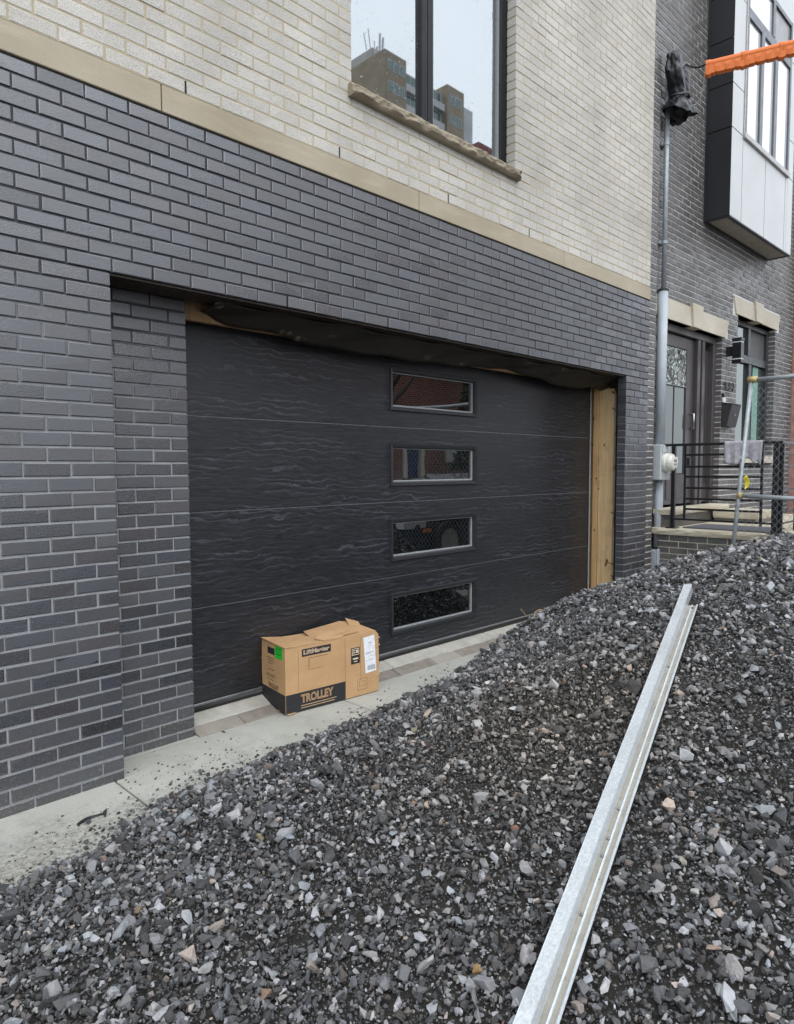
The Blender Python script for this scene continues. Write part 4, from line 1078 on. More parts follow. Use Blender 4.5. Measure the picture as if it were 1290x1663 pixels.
for v in (.94, .90, .86): decal('sticker_line', .64, .86, v, v+.014, GRN, 'side', off=.002, nseg=2)
btext('printed_word', 'TROLLEY', .27, .72, .30, PRBR, .03, .002, side='side')
for (a, b, v) in ((.25, .55, .76), (.3, .55, .72), (.28, .5, .68), (.28, .55, .58), (.2, .58, .50), (.2, .58, .47), (.25, .5, .42)):
    decal('printed_line', a, b, v, v+.012, PRBR, 'side', nseg=3)
# top flaps, lifted and torn
def flap(pts, name, t=.004):
    mb = MB(); n = len(pts)
    mb.loft([[p for p in pts], [(p[0], p[1], p[2]+t) for p in pts]]); return mb.build(name, KRAFT2, bx_)
flap([(-.014, -.003, H+.003), (.02, -.004, H-.004), (.30, .0, H-.008), (.33, .13, H-.006), (.18, .20, H+.002), (-.008, .285, H+.012)], 'top_flap', .003)
flap([(.31, .002, H-.006), (.70, .002, H-.004), (.70, .27, H+.010), (.60, .285, H+.026), (.50, .28, H+.018), (.30, .27, H+.004), (.26, .12, H-.002)], 'top_flap', .003)
flap([(.25, .05, H+.004), (.285, -.004, H-.004), (.42, .0, H-.003), (.45, .012, H+.004), (.58, .03, H+.002), (.585, .11, H+.012), (.32, .12, H+.014)], 'torn_flap', .006)
flap([(.60, .15, H+.004), (.66, .10, H+.002), (.70, .20, H+.024), (.64, .27, H+.045)], 'torn_flap', .003)
for (xx, zz) in ((L, .1), (L, .17), (L, .30), (L, .35)):
    flap([(L-.02, -.003, zz), (L+.012, -.002, zz+.012), (L+.006, .05, zz+.02), (L-.01, .05, zz)], 'torn_edge', .003)
flap([(.012, -.02, -.002), (-.006, .10, .004), (.05, .12, .004), (.07, -.006, -.002)], 'bottom_flap', .004)

# ================================================================== GALVANISED TRACK ON THE HEAP
T0 = Vector(TRK0); T1 = Vector(TRK1)
ax = (T1-T0).normalized(); sdx = ax.cross(Vector((0, 0, 1))).normalized(); upx = sdx.cross(ax).normalized()
tr = thing('steel_track', 'long galvanised steel track lying across the dark gravel heap', 'steel track', T0)
def zinc():
    m = NB('galvanised_sheet', .38); p = m.pos(); m.p('Metallic', .6)
    v = m.n('ShaderNodeTexVoronoi', 1, {'feature': 'F1'}, Vector=p, Scale=160)
    n = m.noise(p, 5, 4, .6)
    sc_ = m.t.nodes.new('ShaderNodeSeparateColor'); m.set(sc_.inputs[0], v)
    c = m.mix(sc_.outputs[0], (.58, .62, .64), (.72, .75, .765)); scr = m.noise(m.mapping(p, rot=(0, 0, R(-14)), scale=(3, 220, 220)), 1.0, 4, .7)
    c = m.mix(m.math('MULTIPLY', m.ramp(scr, [(.5, 0.0), (.7, 1.0)]), .35), c, (.30, .31, .31))
    c = m.mix(m.math('MULTIPLY', m.ramp(m.noise(p, 12, 5, .7), [(.5, 0.0), (.7, 1.0)]), .15), c, (.33, .32, .29))
    m.base(c); m.p('Roughness', m.maprange(n, .3, .7, .33, .5)); return m.m
def dusty():
    m = NB('dusty_zinc', .75); p = m.pos(); m.p('Metallic', .15)
    n = m.noise(p, 18, 5, .7)
    c = m.mix(m.ramp(n, [(.3, 0.0), (.7, 1.0)]), (.21, .195, .165), (.31, .29, .245))
    c = m.mix(m.ramp(m.noise(p, 110, 3, .6), [(.66, 0.0), (.7, 1.0)]), c, (.06, .055, .05)); m.base(c); return m.m
ZN_, DU_ = zinc(), dusty()
LT = (T1-T0).length
def strip(name, prof, a, b, mat, bev=0):
    rings = [[ax*s_ + sdx*px_ + upx*pz_ for (px_, pz_) in prof] for s_ in np.linspace(a, b, 9)]
    return MB().loft(rings).build(name, mat, tr)
t_ = .0025
WT = .078
strip('upper_flange', [(-WT*.5, .050), (-WT*.5+.034, .054), (-WT*.5+.034, .054-t_), (-WT*.5, .050-t_)], 0, LT, ZN_)
strip('flange_lip', [(-WT*.5-t_, .050), (-WT*.5, .050), (-WT*.5, .034), (-WT*.5-t_, .034)], 0, LT, ZN_)
strip('track_web', [(-WT*.5+.032, .0), (-WT*.5+.0345, .0), (-WT*.5+.0345, .0535-t_), (-WT*.5+.032, .0535-t_)], 0, LT, ZN_)
strip('track_base', [(-WT*.5+.0347, .002), (WT*.5-.011, .002), (WT*.5-.011, -.0005), (-WT*.5+.0347, -.0005)], 0, LT-.13, DU_)
strip('track_bead', [(-WT*.5+.048, .0022), (-WT*.5+.050, .005), (-WT*.5+.053, .005), (-WT*.5+.055, .0022)], 0, LT-.13, ZN_)
strip('track_lip', [(WT*.5-.0108, .0022), (WT*.5-.006, .010), (WT*.5+.001, .012), (WT*.5+.001, .009), (WT*.5-.006, .007), (WT*.5-.0108, -.0005)], 0, LT-.13, ZN_)
def rivet(s_, x_, r_, nm, mat):
    c_ = ax*s_ + sdx*x_
    MB().tube([c_+upx*.001, c_+upx*.006, c_+upx*.008], [r_, r_, r_*.5], 10).build(nm, mat, tr)
steel_d = simple('dull_bolt', (.2, .2, .2), .4, .8)
for s_ in (.62, .83, .90, 1.03, 1.9): rivet(s_, .006, .005, 'bolt_head', steel_d)
rivet(LT-.16, WT*.5-.02, .005, 'bolt_hole', simple('weep_shadow', (.012,)*3, .9))

# ================================================================== GRAVEL HEAP
def dirt_mat():
    m = NB('gravel_fines', .95, .2); p = m.pos()
    n = m.noise(p, 34, 6, .75); n2 = m.noise(p, 130, 4, .7)
    c = m.mix(m.ramp(n, [(.3, 0.0), (.7, 1.0)]), (.02, .0185, .0165), (.055, .051, .046))
    c = m.mix(m.math('MULTIPLY', m.ramp(n2, [(.55, 0.0), (.7, 1.0)]), .6), c, (.11, .105, .098)); m.base(c)
    m.normal(m.bump(n2, .8, .006, m.bump(n, .8, .015))); return m.m
gx = np.arange(-4.0, 9.01, .05); gy = np.arange(-5.2, 1.01, .05)
X_, Y_ = np.meshgrid(gx, gy, indexing='ij'); S_ = pile_s(X_, Y_); Hh = np.where(S_ > -.05, pile_h(X_, Y_)-.012, -.05)
idx = -np.ones(X_.shape, int); verts = []; faces = []
ok = (S_ > -.10) & ~((X_ > XO) & (X_ < 6.6) & (Y_ > .12)) & (Y_ < .40)
for i in range(len(gx)-1):
    for j in range(len(gy)-1):
        if ok[i, j] and ok[i+1, j] and ok[i, j+1] and ok[i+1, j+1]:
            q = []
            for (a, b) in ((i, j), (i+1, j), (i+1, j+1), (i, j+1)):
                if idx[a, b] < 0: idx[a, b] = len(verts); verts.append((X_[a, b], Y_[a, b], Hh[a, b]))
                q.append(int(idx[a, b]))
            faces.append(q)
me = bpy.data.meshes.new('gravel_heap'); me.from_pydata(verts, [], faces); me.materials.append(dirt_mat())
me.polygons.foreach_set('use_smooth', [True]*len(me.polygons))
heap = bpy.data.objects.new('gravel_heap', me); COL.objects.link(heap); heap['kind'] = 'stuff'
heap['label'] = 'heap of dark grey crushed stone sloping up in front of the garage'

def stone_mat():
    m = NB('crushed_slate', .5, .5); p = m.obj()
    at = m.n('ShaderNodeAttribute', 0, {'attribute_type': 'INSTANCER', 'attribute_name': 'tint'})
    n = m.noise(p, 2.5, 5, .65); n2 = m.noise(m.mapping(p, scale=(1, 1, 5)), 5, 4, .7)
    c = m.mix(1.0, at, m.ramp(n, [(.25, .62), (.75, 1.0)]), 'MULTIPLY')
    c = m.mix(m.math('MULTIPLY', m.ramp(n2, [(.5, 0.0), (.7, 1.0)]), .25), c, (.24, .235, .225))
    m.base(c); m.normal(m.bump(n2, .4, .08)); return m.m
MAT_STONE = stone_mat()
stones = bpy.data.collections.new('stone_shapes')
NST = 14
def stone_mesh(name, seed, mat, npt=15):
    rr = random.Random(seed); bm = bmesh.new()
    fl = rr.uniform(.4, .82); wd = rr.uniform(.55, .92)
    for _ in range(npt):
        while True:
            v = Vector((rr.uniform(-1, 1), rr.uniform(-1, 1), rr.uniform(-1, 1)))
            if .55 < v.length < 1.15: break
        bm.verts.new((v.x*.5, v.y*.5*wd, v.z*.5*fl))
    r_ = bmesh.ops.convex_hull(bm, input=bm.verts)
    bmesh.ops.delete(bm, geom=[g for g in r_['geom_interior'] if isinstance(g, bmesh.types.BMVert)], context='VERTS')
    bmesh.ops.recalc_face_normals(bm, faces=bm.faces)
    me = bpy.data.meshes.new(name); bm.to_mesh(me); bm.free(); me.materials.append(mat); return me
for k in range(NST):
    stones.objects.link(bpy.data.objects.new('stone_shape', stone_mesh('stone_shape', 100+k, MAT_STONE)))
def gn_group():
    g = bpy.data.node_groups.new('scatter_stones', 'GeometryNodeTree')
    g.interface.new_socket('Geometry', in_out='INPUT', socket_type='NodeSocketGeometry'); g.interface.new_socket('Geometry', in_out='OUTPUT', socket_type='NodeSocketGeometry')
    gi, go = g.nodes.new('NodeGroupInput'), g.nodes.new('NodeGroupOutput')
    ip = g.nodes.new('GeometryNodeInstanceOnPoints'); ci = g.nodes.new('GeometryNodeCollectionInfo')
    ci.inputs['Collection'].default_value = stones; ci.inputs['Separate Children'].default_value = True; ci.inputs['Reset Children'].default_value = True
    def na(nm, dt):
        n = g.nodes.new('GeometryNodeInputNamedAttribute'); n.data_type = dt; n.inputs['Name'].default_value = nm; return n.outputs['Attribute']
    e2r = g.nodes.new('FunctionNodeEulerToRotation')
    g.links.new(gi.outputs[0], ip.inputs['Points']); g.links.new(ci.outputs[0], ip.inputs['Instance'])
    ip.inputs['Pick Instance'].default_value = True
    g.links.new(na('pick', 'INT'), ip.inputs['Instance Index'])
    g.links.new(na('rot', 'FLOAT_VECTOR'), e2r.inputs[0]); g.links.new(e2r.outputs[0], ip.inputs['Rotation'])
    g.links.new(na('size', 'FLOAT_VECTOR'), ip.inputs['Scale'])
    g.links.new(ip.outputs[0], go.inputs[0]); return g
GN = gn_group()
def scatter(name, pts, size, rot, tint, parent=None):
    n = len(pts); me = bpy.data.meshes.new(name); me.vertices.add(n); me.vertices.foreach_set('co', np.asarray(pts, np.float32).ravel())
    for nm, dt, arr, key in (('size', 'FLOAT_VECTOR', size, 'vector'), ('rot', 'FLOAT_VECTOR', rot, 'vector'), ('tint', 'FLOAT_VECTOR', tint, 'vector')):
        a = me.attributes.new(nm, dt, 'POINT'); a.data.foreach_set(key, np.asarray(arr, np.float32).ravel())
    a = me.attributes.new('pick', 'INT', 'POINT'); a.data.foreach_set('value', rng.integers(0, NST, n).astype(np.int32))
    o = bpy.data.objects.new(name, me); COL.objects.link(o); o['kind'] = 'stuff'
    if parent: o.parent = parent
    md = o.modifiers.new('scatter', 'NODES'); md.node_group = GN; return o
def tints(n, light=.10):
    v = np.exp(rng.normal(math.log(.092), .55, n)); hi = rng.random(n) < light
    v = np.where(hi, rng.uniform(.2, .5, n), v)
    c = np.stack([v, v, v], 1); w_ = rng.normal(.004, .03, n); c[:, 0] *= 1+w_; c[:, 2] *= 1-w_+.02
    tan = rng.random(n) < .004; c[tan] = np.stack([rng.uniform(.2, .3, n), rng.uniform(.15, .21, n), rng.uniform(.09, .14, n)], 1)[tan]
    br = rng.random(n) < .07; c[br] *= np.array([1.12, .95, .82]); return c
def vnoise(x, y, f, seed):
    return np.sin(x*f+seed)*np.sin(y*f*1.1+seed*2.3)+.5*np.sin(x*f*2.3-y*f*1.7+seed*1.7)+.35*np.sin(x*f*4.1+y*f*3.6+seed*.7)
TRKA, TRKB = np.array(TRK0), np.array(TRK1)
def field(n, x0, x1, y0, y1):
    x = rng.uniform(x0, x1, n); y = rng.uniform(y0, y1, n); s = pile_s(x, y)
    k = (s > -.02) & (y < .36) & ~((x > XO-.02) & (y > -.012)) & ~((x > 5.86) & (y > -1.27))
    return x[k], y[k], s[k]
def inview(x, y, z, mar=.12):
    d = np.stack([x, y, z], 1)-CAM; zz = d @ FWD
    u = (d @ RGT)/zz*F_PX; v = (d @ UPV)/zz*F_PX
    return (zz > .25) & (np.abs(u) < PW*(.5+mar)) & (np.abs(v) < PH*(.5+mar)), zz
allp = []
def layer(dens, lo, hi, light, finefac, lift, maxd=99, outside=.25):
    x0, x1, y0, y1 = -3.5, 8.5, -4.6, .4
    x, y, s = field(int(dens*(x1-x0)*(y1-y0)), x0, x1, y0, y1); z = pile_h(x, y)
    vis, zz = inview(x, y, z); keep = np.where(vis, 1.0, outside)*(zz < maxd)
    fines = np.clip(.45+.30*vnoise(x, y, 1.35, 1.9)+.7*np.exp(-(((x-1.0)/.7)**2+((y+1.75)/.65)**2))+.35*np.exp(-(((x-1.4)/.8)**2+((y+2.5)/.5)**2)), 0, 1)
    keep = keep*(1-finefac*fines)
    k = rng.random(len(x)) < keep; x, y, z, s = x[k], y[k], z[k], s[k]
    # nothing through the steel track
    ab = TRKB[:2]-TRKA[:2]; tpar = ((np.stack([x, y], 1)-TRKA[:2]) @ ab)/(ab @ ab); dperp = np.abs((x-TRKA[0])*ab[1]-(y-TRKA[1])*ab[0])/np.linalg.norm(ab)
    sz_ = lo*(hi/lo)**(rng.random(len(x))**1.5)
    k = ~((dperp < .036+.25*sz_) & (tpar > -.3) & (tpar < 1.02) & (sz_ > .012)); x, y, z, s, sz_ = x[k], y[k], z[k], s[k], sz_[k]
    n = len(x)
    size = sz_[:, None]*np.stack([rng.uniform(.85, 1.35, n), rng.uniform(.7, 1.1, n), rng.uniform(.7, 1.2, n)], 1)
    rot = np.stack([rng.normal(.12, .42, n), rng.normal(0, .42, n), rng.uniform(0, 6.28, n)], 1)
    z = z + sz_*(lift+rng.uniform(-.06, .16, n))
    tc = tints(n, light); fz = np.exp(-(((x-1.0)/.6)**2+((y+1.75)/.55)**2))[:, None]; tc = tc*(1+fz*np.array([.12, .0, -.14]))
    allp.append((np.stack([x, y, z], 1), size, rot, tc))
layer(230, .036, .074, .40, .70, .16)
layer(2800, .017, .036, .26, .42, .20)
layer(6200, .008, .018, .14, .0, .12, 6.5, .15)
layer(8000, .004, .008, .05, .0, .05, 3.2, .0)
P_ = [np.concatenate([a[i] for a in allp]) for i in range(4)]
crush = scatter('crushed_stone', P_[0], P_[1], P_[2], P_[3], heap)
# crumbs that rolled on to the pavement
n = 3400
x = rng.uniform(-1.6, 2.6, n); e_ = np.interp(x, EDGE[:, 0], EDGE[:, 1]); d_ = rng.exponential(.075, n)*(1+.8*np.sin(x*4+1)*np.sin(x*1.7)); y = e_+d_
k = (y < .18) & ~((x < .0) & (y > -.012)) & ~((x > .98) & (x < 1.75) & (y > -.03)); x, y, d_ = x[k], y[k], d_[k]; n = len(x)
sz_ = np.clip(rng.exponential(.0055, n), .003, .022)
cr = tints(n, .08)*.8
crumbs = scatter('gravel_crumbs', np.stack([x, y, sz_*.15], 1), np.repeat(sz_[:, None], 3, 1), np.stack([rng.normal(0, .3, n), rng.normal(0, .3, n), rng.uniform(0, 6.28, n)], 1), cr)
crumbs['label'] = 'crumbs of dark gravel scattered on the pale concrete'
n = 170
x = rng.uniform(-.1, .75, n); y = rng.uniform(-.26, .2, n); sz_ = np.clip(rng.exponential(.006, n), .003, .02)
k = ~((x < .03) & (y > -.02)) & ~((x < .52) & (y > .22)); x, y, sz_ = x[k], y[k], sz_[k]; n = len(x)
scatter('gravel_crumbs', np.stack([x, y, sz_*.15], 1), np.repeat(sz_[:, None], 3, 1), np.stack([rng.normal(0, .3, n), rng.normal(0, .3, n), rng.uniform(0, 6.28, n)], 1), tints(n, .05)*.7)['label'] = 'crumbs of dark gravel by the brick pier'
n = 140
x = rng.uniform(-1.2, 2.2, n); e_ = np.interp(x, EDGE[:, 0], EDGE[:, 1]); y = e_+rng.exponential(.04, n)+.01; sz_ = rng.uniform(.016, .034, n)
k = (y < .05) & ~((x < .02) & (y > -.02)) & ~((x > .98) & (x < 1.85) & (y > -.03)); x, y, sz_ = x[k], y[k], sz_[k]; n = len(x)
scatter('stray_stones', np.stack([x, y, sz_*.2], 1), np.repeat(sz_[:, None], 3, 1), np.stack([rng.normal(0, .25, n), rng.normal(0, .25, n), rng.uniform(0, 6.28, n)], 1), tints(n, .15))['label'] = 'loose dark stones strayed from the heap on to the concrete'
# the stones that stand out on the heap
def plain(name, c):
    m = NB(name, .65, .35); p = m.obj(); n = m.noise(p, 3, 5, .65)
    m.base(m.mix(m.ramp(n, [(.3, 0.0), (.7, 1.0)]), tuple(v*.7 for v in c), c)); m.normal(m.bump(m.noise(p, 9, 4, .7), .4, .05)); return m.m
for i, (nm, lab, pos_, sz3, rot_, colr) in enumerate(BIGSTONES):
    me = stone_mesh(nm, 500+i, plain('stone_'+str(i), colr), 20)
    o = inst(nm, me, None, pos_, rot_, sz3); tag(o, lab, 'stone')

# broken strip of black plastic on the concrete
bp = thing('plastic_strip', 'broken strip of black plastic lying on the pale concrete', 'plastic strip', (-.27, -.285, .002), R(8))
mb = MB(); rg = []
for t in np.linspace(0, 1, 12):
    x_ = -.06+.115*t; w_ = .007+.006*t; zz = .006+.004*math.sin(t*5)
    rg.append([(x_, -w_+.012*math.sin(t*2.6), 0), (x_, w_*.7+.012*math.sin(t*2.6), 0), (x_, w_*.4+.012*math.sin(t*2.6), zz), (x_, -w_*.6+.012*math.sin(t*2.6), zz)])
mb.loft(rg).build('strip', simple('black_plastic', (.018, .022, .022), .35), bp)
mb = MB(); mb.loft([[(.045, -.03, 0), (.06, -.02, 0), (.06, -.02, .012), (.045, -.03, .012)], [(.055, .0, 0), (.085, .018, 0), (.085, .018, .010), (.055, .0, .012)]]); mb.build('strip_end', bpy.data.materials['black_plastic'], bp)
# dry twig caught on the top of the heap by the door
tg = thing('twig', 'dry tan twig sticking out of the gravel by the door', 'twig', TWIG)
MB().tube([(-.02, 0, -.02), (.01, .01, .02), (.05, .0, .032), (.09, -.02, .02)], .003, 5).build('twig_stem', simple('straw', (.42, .27, .12), .8), tg)
MB().tube([(-.06, .03, .0), (-.1, .05, .05)], .0025, 5).build('twig_stem', simple('straw', (.42, .27, .12), .8), tg)

# ================================================================== ACROSS THE STREET (seen in the panes)
YF = -12.36
def redbrick():
    m = NB('red_brick', .8, .3); p = m.pos()
    b = m.n('ShaderNodeTexBrick', 0, None, Vector=m.mapping(p, rot=(R(90), 0, 0)), Color1=(.13, .036, .025, 1), Color2=(.19, .06, .04, 1), Mortar=(.38, .34, .3, 1), Scale=1.0, Mortar_Size=.006, Brick_Width=.21, Row_Height=.07)
    m.base(b); return m.m
rh = thing('red_brick_house', 'red brick house with blue front door mirrored in the garage door panes', 'house', (0, YF, 0))
rb = redbrick(); wt = simple('cream_trim', (.55, .52, .45), .6)
DXa, DXb = 15.65, 16.3
w_ = MB(); wins = [(11.3, 12.5, 1.7, 3.5), (13.2, 14.35, 1.7, 3.5), (17.6, 18.8, 1.7, 3.5), (20.4, 21.6, 1.7, 3.5)]
segs = [(7.0, 11.3), (12.5, 13.2), (14.35, DXa-.2), (DXb+.2, 17.6), (18.8, 20.4), (21.6, 25.0)]
for a, b in segs: w_.box(a, b, -.3, 0, .08, 3.5)
for a, b, c, d in wins: w_.box(a, b, -.3, -.001, .08, c)
w_.box(7.0, 25.0, -.3, .0, 3.501, 5.0)
w_.build('house_wall', rb, rh)
MB().box(7, 25, -9, -.3, .08, 5.0).build('inner_wall', shell, rh)
rf_ = MB(); rf_.loft([[(6.7, .35, 5.0), (6.7, -9.3, 5.0), (6.7, -4.5, 7.4)], [(25.3, .35, 5.0), (25.3, -9.3, 5.0), (25.3, -4.5, 7.4)]]); rf_.build('roof', simple('grey_shingles', (.10, .095, .09), .9, 0, 3, .3), rh)
for a, b, c, d in wins:
    f_ = MB().box(a, a+.08, -.2, .02, c, d).box(b-.08, b, -.2, .02, c, d).box(a+.08, b-.08, -.2, .02, d-.08, d).box(a+.08, b-.08, -.2, .05, c, c+.08).box(a+.08, b-.08, -.18, -.02, (c+d)/2-.03, (c+d)/2+.03).build('window', wt, rh)
    MB().box(a+.081, b-.081, -.16, -.15, c+.081, d-.081).build('pane', glz, f_)
d_ = MB().box(DXa, DXb, -.2, -.1, 1.15, 3.2).build('door', simple('navy_paint', (.02, .035, .12), .35), rh)
MB().box(DXa-.18, DXa-.001, -.2, .05, 1.15, 3.45).box(DXb+.001, DXb+.18, -.2, .05, 1.15, 3.45).box(DXa, DXb, -.2, .04, 3.2, 3.45).build('door_trim', wt, rh)
MB().box(DXa-.5, DXb+.5, .001, 1.2, .08, 1.14).build('front_steps', simple('pale_step', (.5, .5, .48), .7), rh)
# a bare street tree
def bare_tree(name, label, loc, seed, hgt):
    rr = random.Random(seed); t = thing(name, label, 'tree', loc); tm = simple('bark', (.055, .045, .037), .9, 0, 12, .3, .6)
    MB().tube([(0, 0, -.1), (.05, .02, 1.2), (.0, .06, 2.6), (.06, .0, hgt*.45)], [.24, .19, .16, .12], 10).build('trunk', tm, t, smooth=True)
    mb = MB()
    def grow(p, d, l, r, n):
        q = p+d*l; mid = p.lerp(q, .5)+Vector((rr.uniform(-1, 1), rr.uniform(-1, 1), 0))*l*.06
        mb.tube([p, mid, q], [r, r*.85, r*.65], 5, cap=False)
        if n == 0: return
        for _ in range(3 if n > 2 else 2+(rr.random() < .6)):
            dd = (d+Vector((rr.uniform(-.75, .75), rr.uniform(-.75, .75), rr.uniform(-.1, .5)))).normalized()
            grow(q, dd, l*rr.uniform(.66, .86), r*.6, n-1)
    for k in range(5):
        a = k*1.26+rr.random(); grow(Vector((.04, .02, hgt*(.3+.03*k))), Vector((math.cos(a)*.7, math.sin(a)*.7, .9)).normalized(), hgt*.17, .075, 5)
    o = mb.build('branches', tm, t); o['kind'] = 'stuff'; return t
bare_tree('street_tree', 'bare dark street tree mirrored in the top garage pane', (11.2, -8.95, .08), 3, 9)
bare_tree('street_tree', 'bare street tree mirrored in the neighbour window, farther right', (19.5, -9.0, .08), 9, 9.5)
def shrub(loc, rad, hgt, label, seed):
    rr = random.Random(seed); t = thing('evergreen_shrub', label, 'shrub', loc)
    MB().tube([(0, 0, -.05), (0, 0, hgt*.6)], [.06, .03], 6).build('stem', simple('bark', (.055, .045, .037), .9), t)
    mb = MB()
    for _ in range(int(1500*max(1, hgt/2.4))):
        u = rr.uniform(0, 1); a = rr.uniform(0, 6.28); r = rad*(1-u*.7)*math.sqrt(rr.random()); p = Vector((r*math.cos(a), r*math.sin(a), .1+u*hgt))
        d = Vector((rr.uniform(-1, 1), rr.uniform(-1, 1), rr.uniform(-.4, 1))).normalized()*.13; s_ = d.orthogonal().normalized()*.045
        mb.quad(p-s_, p+d*.5-s_*.3, p+d, p+s_)
    o = mb.build('foliage', simple('dark_evergreen', (.03, .05, .025), .7, 0, 5, .4), t); o['kind'] = 'stuff'
shrub((17.6, -11.3, .08), 1.0, 2.4, 'dark evergreen shrub to the right of the blue door', 4)
shrub((14.9, -11.6, .08), .5, .9, 'low evergreen shrub left of the blue door steps', 5)
shrub((17.75, -11.2, .08), .8, 5.4, 'tall dark evergreen right of the blue door, mirrored in the top pane', 15)
# parked car, nose towards the garage
def car():
    t = thing('parked_car', 'dark blue parked car mirrored in the third garage pane', 'car', (6.4, -4.15, -.04), 0)
    pm = simple('navy_car_paint', (.012, .018, .05), .18, .2, 10, .05, coat=1.0)
    secs = [(0, .42, .62, .30), (.08, .30, .70, .62), (.25, .24, .74, .78), (.9, .22, .86, .88), (1.25, .22, .93, .9), (2.2, .2, .98, .92), (3.6, .2, .98, .92), (4.2, .24, .95, .86), (4.4, .4, .85, .7)]
    rings = []
    for (x, zb, zt, hw) in secs:
        rings.append([(x, -hw*.95, zb), (x, hw*.95, zb), (x, hw, zb+.18), (x, hw*.97, zt-.12), (x, hw*.85, zt), (x, -hw*.85, zt), (x, -hw*.97, zt-.12), (x, -hw, zb+.18)])
    MB().loft(rings).build('body', pm, t, bevel=.015, smooth=False)
    cab = [(1.2, .93, .80, .94), (1.95, .94, .68, 1.44), (2.4, .95, .66, 1.50), (3.4, .96, .66, 1.46), (4.15, .93, .76, 1.0)]
    MB().loft([[(x, -hw-.12*(zt-zb > .2), zb), (x, hw+.12*(zt-zb > .2), zb), (x, hw*.9, zt), (x, -hw*.9, zt)] for (x, zb, hw, zt) in cab]).build('cabin', pm, t, bevel=.02)
    gm = glass_mat('car_glass', (1, 1, 1), 2.0, base=(.01, .012, .012))
    MB().quad((1.27, -.70, .985), (1.27, .70, .985), (1.93, .60, 1.42), (1.93, -.60, 1.42)).build('windscreen', gm, t).location = (-.012, 0, .012)
    for sgn in (1, -1):
        MB().quad((2.0, sgn*.80, 1.0), (3.35, sgn*.80, 1.0), (3.3, sgn*.625, 1.42), (2.1, sgn*.63, 1.42)).build('side_window', gm, t).location = (0, sgn*.018, 0)
        MB().loft([[(.10, sgn*.45, .56), (.10, sgn*.62, .56), (.10, sgn*.62, .66), (.10, sgn*.45, .67)], [(.16, sgn*.45, .56), (.42, sgn*.80, .58), (.42, sgn*.80, .70), (.16, sgn*.45, .69)]]).build('headlight', simple('headlight_clear', (.6, .62, .64), .1), t).location = (-.05, sgn*.012, 0)
        MB().box(.30, .46, sgn*.83-.02, sgn*.83+.02, .5, .56).build('marker_light', simple('amber_lens', (.7, .2, .02), .25), t)
        for x in (.85, 3.5):
            wh = MB().tube([(x, sgn*.70, .33), (x, sgn*.92, .33)], .33, 24).build('wheel', simple('tyre', (.02,)*3, .8), t)
            MB().tube([(x, sgn*.921, .33), (x, sgn*.93, .33)], .22, 20).build('rim', simple('alloy', (.5,)*3, .3, .9), wh)
    MB().box(-.02, .02, -.4, .4, .34, .56).build('grille', simple('black_plastic', (.018, .022, .022), .35), t)
car()
# apartment tower
tw_ = thing('apartment_tower', 'brown and grey apartment tower mirrored in the upstairs window', 'apartment tower', (0, -66, 0))
bb = simple('brown_tower_brick', (.25, .205, .145), .9, 0, .6, .15); gb = simple('grey_tower_concrete', (.38, .365, .345), .9, 0, .6, .12); wg = glass_mat('tower_glass', (.8, 1, .95), 2.0, rough=.08, base=(.05, .085, .08))
gb2 = simple('light_tower_concrete', (.45, .45, .46), .9, 0, .6, .1)
TZ = 58.5
blocks = [(54.0, 66.0, -14.0, TZ-3.6, bb), (66.1, 70.3, 0.0, TZ, bb), (70.3, 79.0, -.9, TZ-.9, gb), (79.0, 82.9, .1, TZ+.2, bb), (82.9, 85.9, -.6, TZ-1.2, gb2)]
for a, b, y, z, mt in blocks:
    MB().box(a, b, -16 if y > -10 else -24, y, 0, z).build('block', mt, tw_)
MB().box(66.6, 69.5, -8, -3, TZ, TZ+1.6).build('roof_plant', gb, tw_)
ST = 2.85
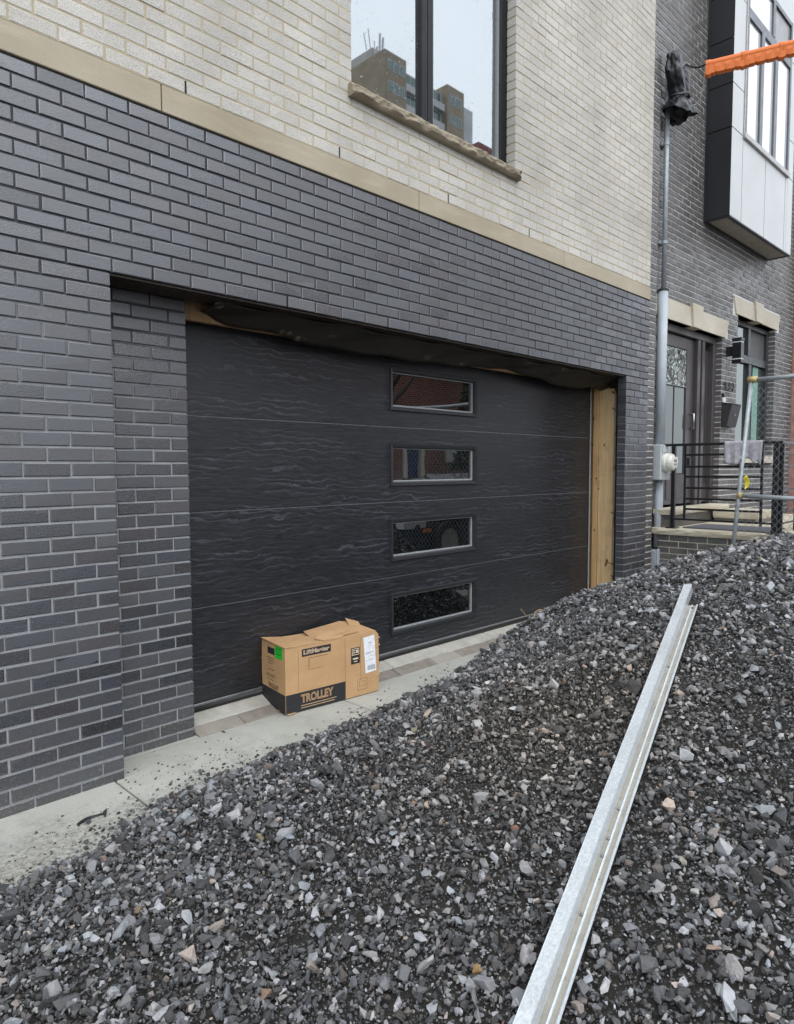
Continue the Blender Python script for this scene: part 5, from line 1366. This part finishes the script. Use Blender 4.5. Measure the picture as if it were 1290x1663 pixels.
for fl in range(8):
    zt = TZ-1.0-fl*ST
    for a, b, y in ((66.7, 67.75, 0), (67.85, 68.9, 0), (69.0, 70.0, 0), (70.9, 73.2, -.9), (73.5, 75.8, -.9), (76.2, 78.5, -.9), (79.5, 80.7, .1), (80.9, 82.3, .1)):
        f_ = MB().box(a, b, y, y+.05, zt-1.45, zt).build('tower_window', gb2, tw_)
        MB().box(a+.1, (a+b)/2-.05, y+.051, y+.07, zt-1.35, zt-.1).build('pane', wg, f_); MB().box((a+b)/2+.05, b-.1, y+.051, y+.07, zt-1.35, zt-.1).build('pane', wg, f_)
    for a, b in ((70.5, 74.5), (74.7, 78.8)):
        MB().box(a, b, -.899, -.2, zt-2.75, zt-2.6).box(a, b, -.26, -.2, zt-2.6, zt-1.75).build('balcony', gb2, tw_)
    for a, b in ((55.5, 59.5), (60.5, 65.0)):
        f_ = MB().box(a, b, -14, -13.95, zt-3.6-1.5, zt-3.6).build('tower_window', gb2, tw_)
        MB().box(a+.12, b-.12, -13.949, -13.93, zt-3.6-1.4, zt-3.7).build('pane', wg, f_)
for k, (x, h, l) in enumerate(((64.6, 2.0, -.5), (65.4, 2.9, -.5), (66.0, 1.8, .1), (66.8, 1.4, .2), (67.0, 3.2, .15), (67.5, 2.9, .25), (66.3, 1.2, .3))):
    MB().tube([(x, -2, TZ+.0), (x+l, -2, TZ+h)], .07 if k < 4 else .15, 6).build('antenna', gb2, tw_)
rr_ = thing('corner_house', 'tall dark red corner house low in the upstairs window reflection', 'house', (0, -13.0, 0))
MB().box(19.4, 27, -9, 0, 0, 12.9).build('house_wall', rb, rr_)
MB().box(19.2, 27.2, -9.2, .25, 12.901, 13.5).build('cornice', simple('red_metal_cornice', (.17, .035, .03), .6, 0, 3, .2), rr_)
for z_ in (6.2, 9.3):
    for x_ in (20.6, 23.2):
        f_ = MB().box(x_, x_+1.1, .001, .06, z_, z_+1.8).build('window', wt, rr_); MB().box(x_+.1, x_+1.0, .061, .07, z_+.1, z_+1.7).build('pane', glz, f_)
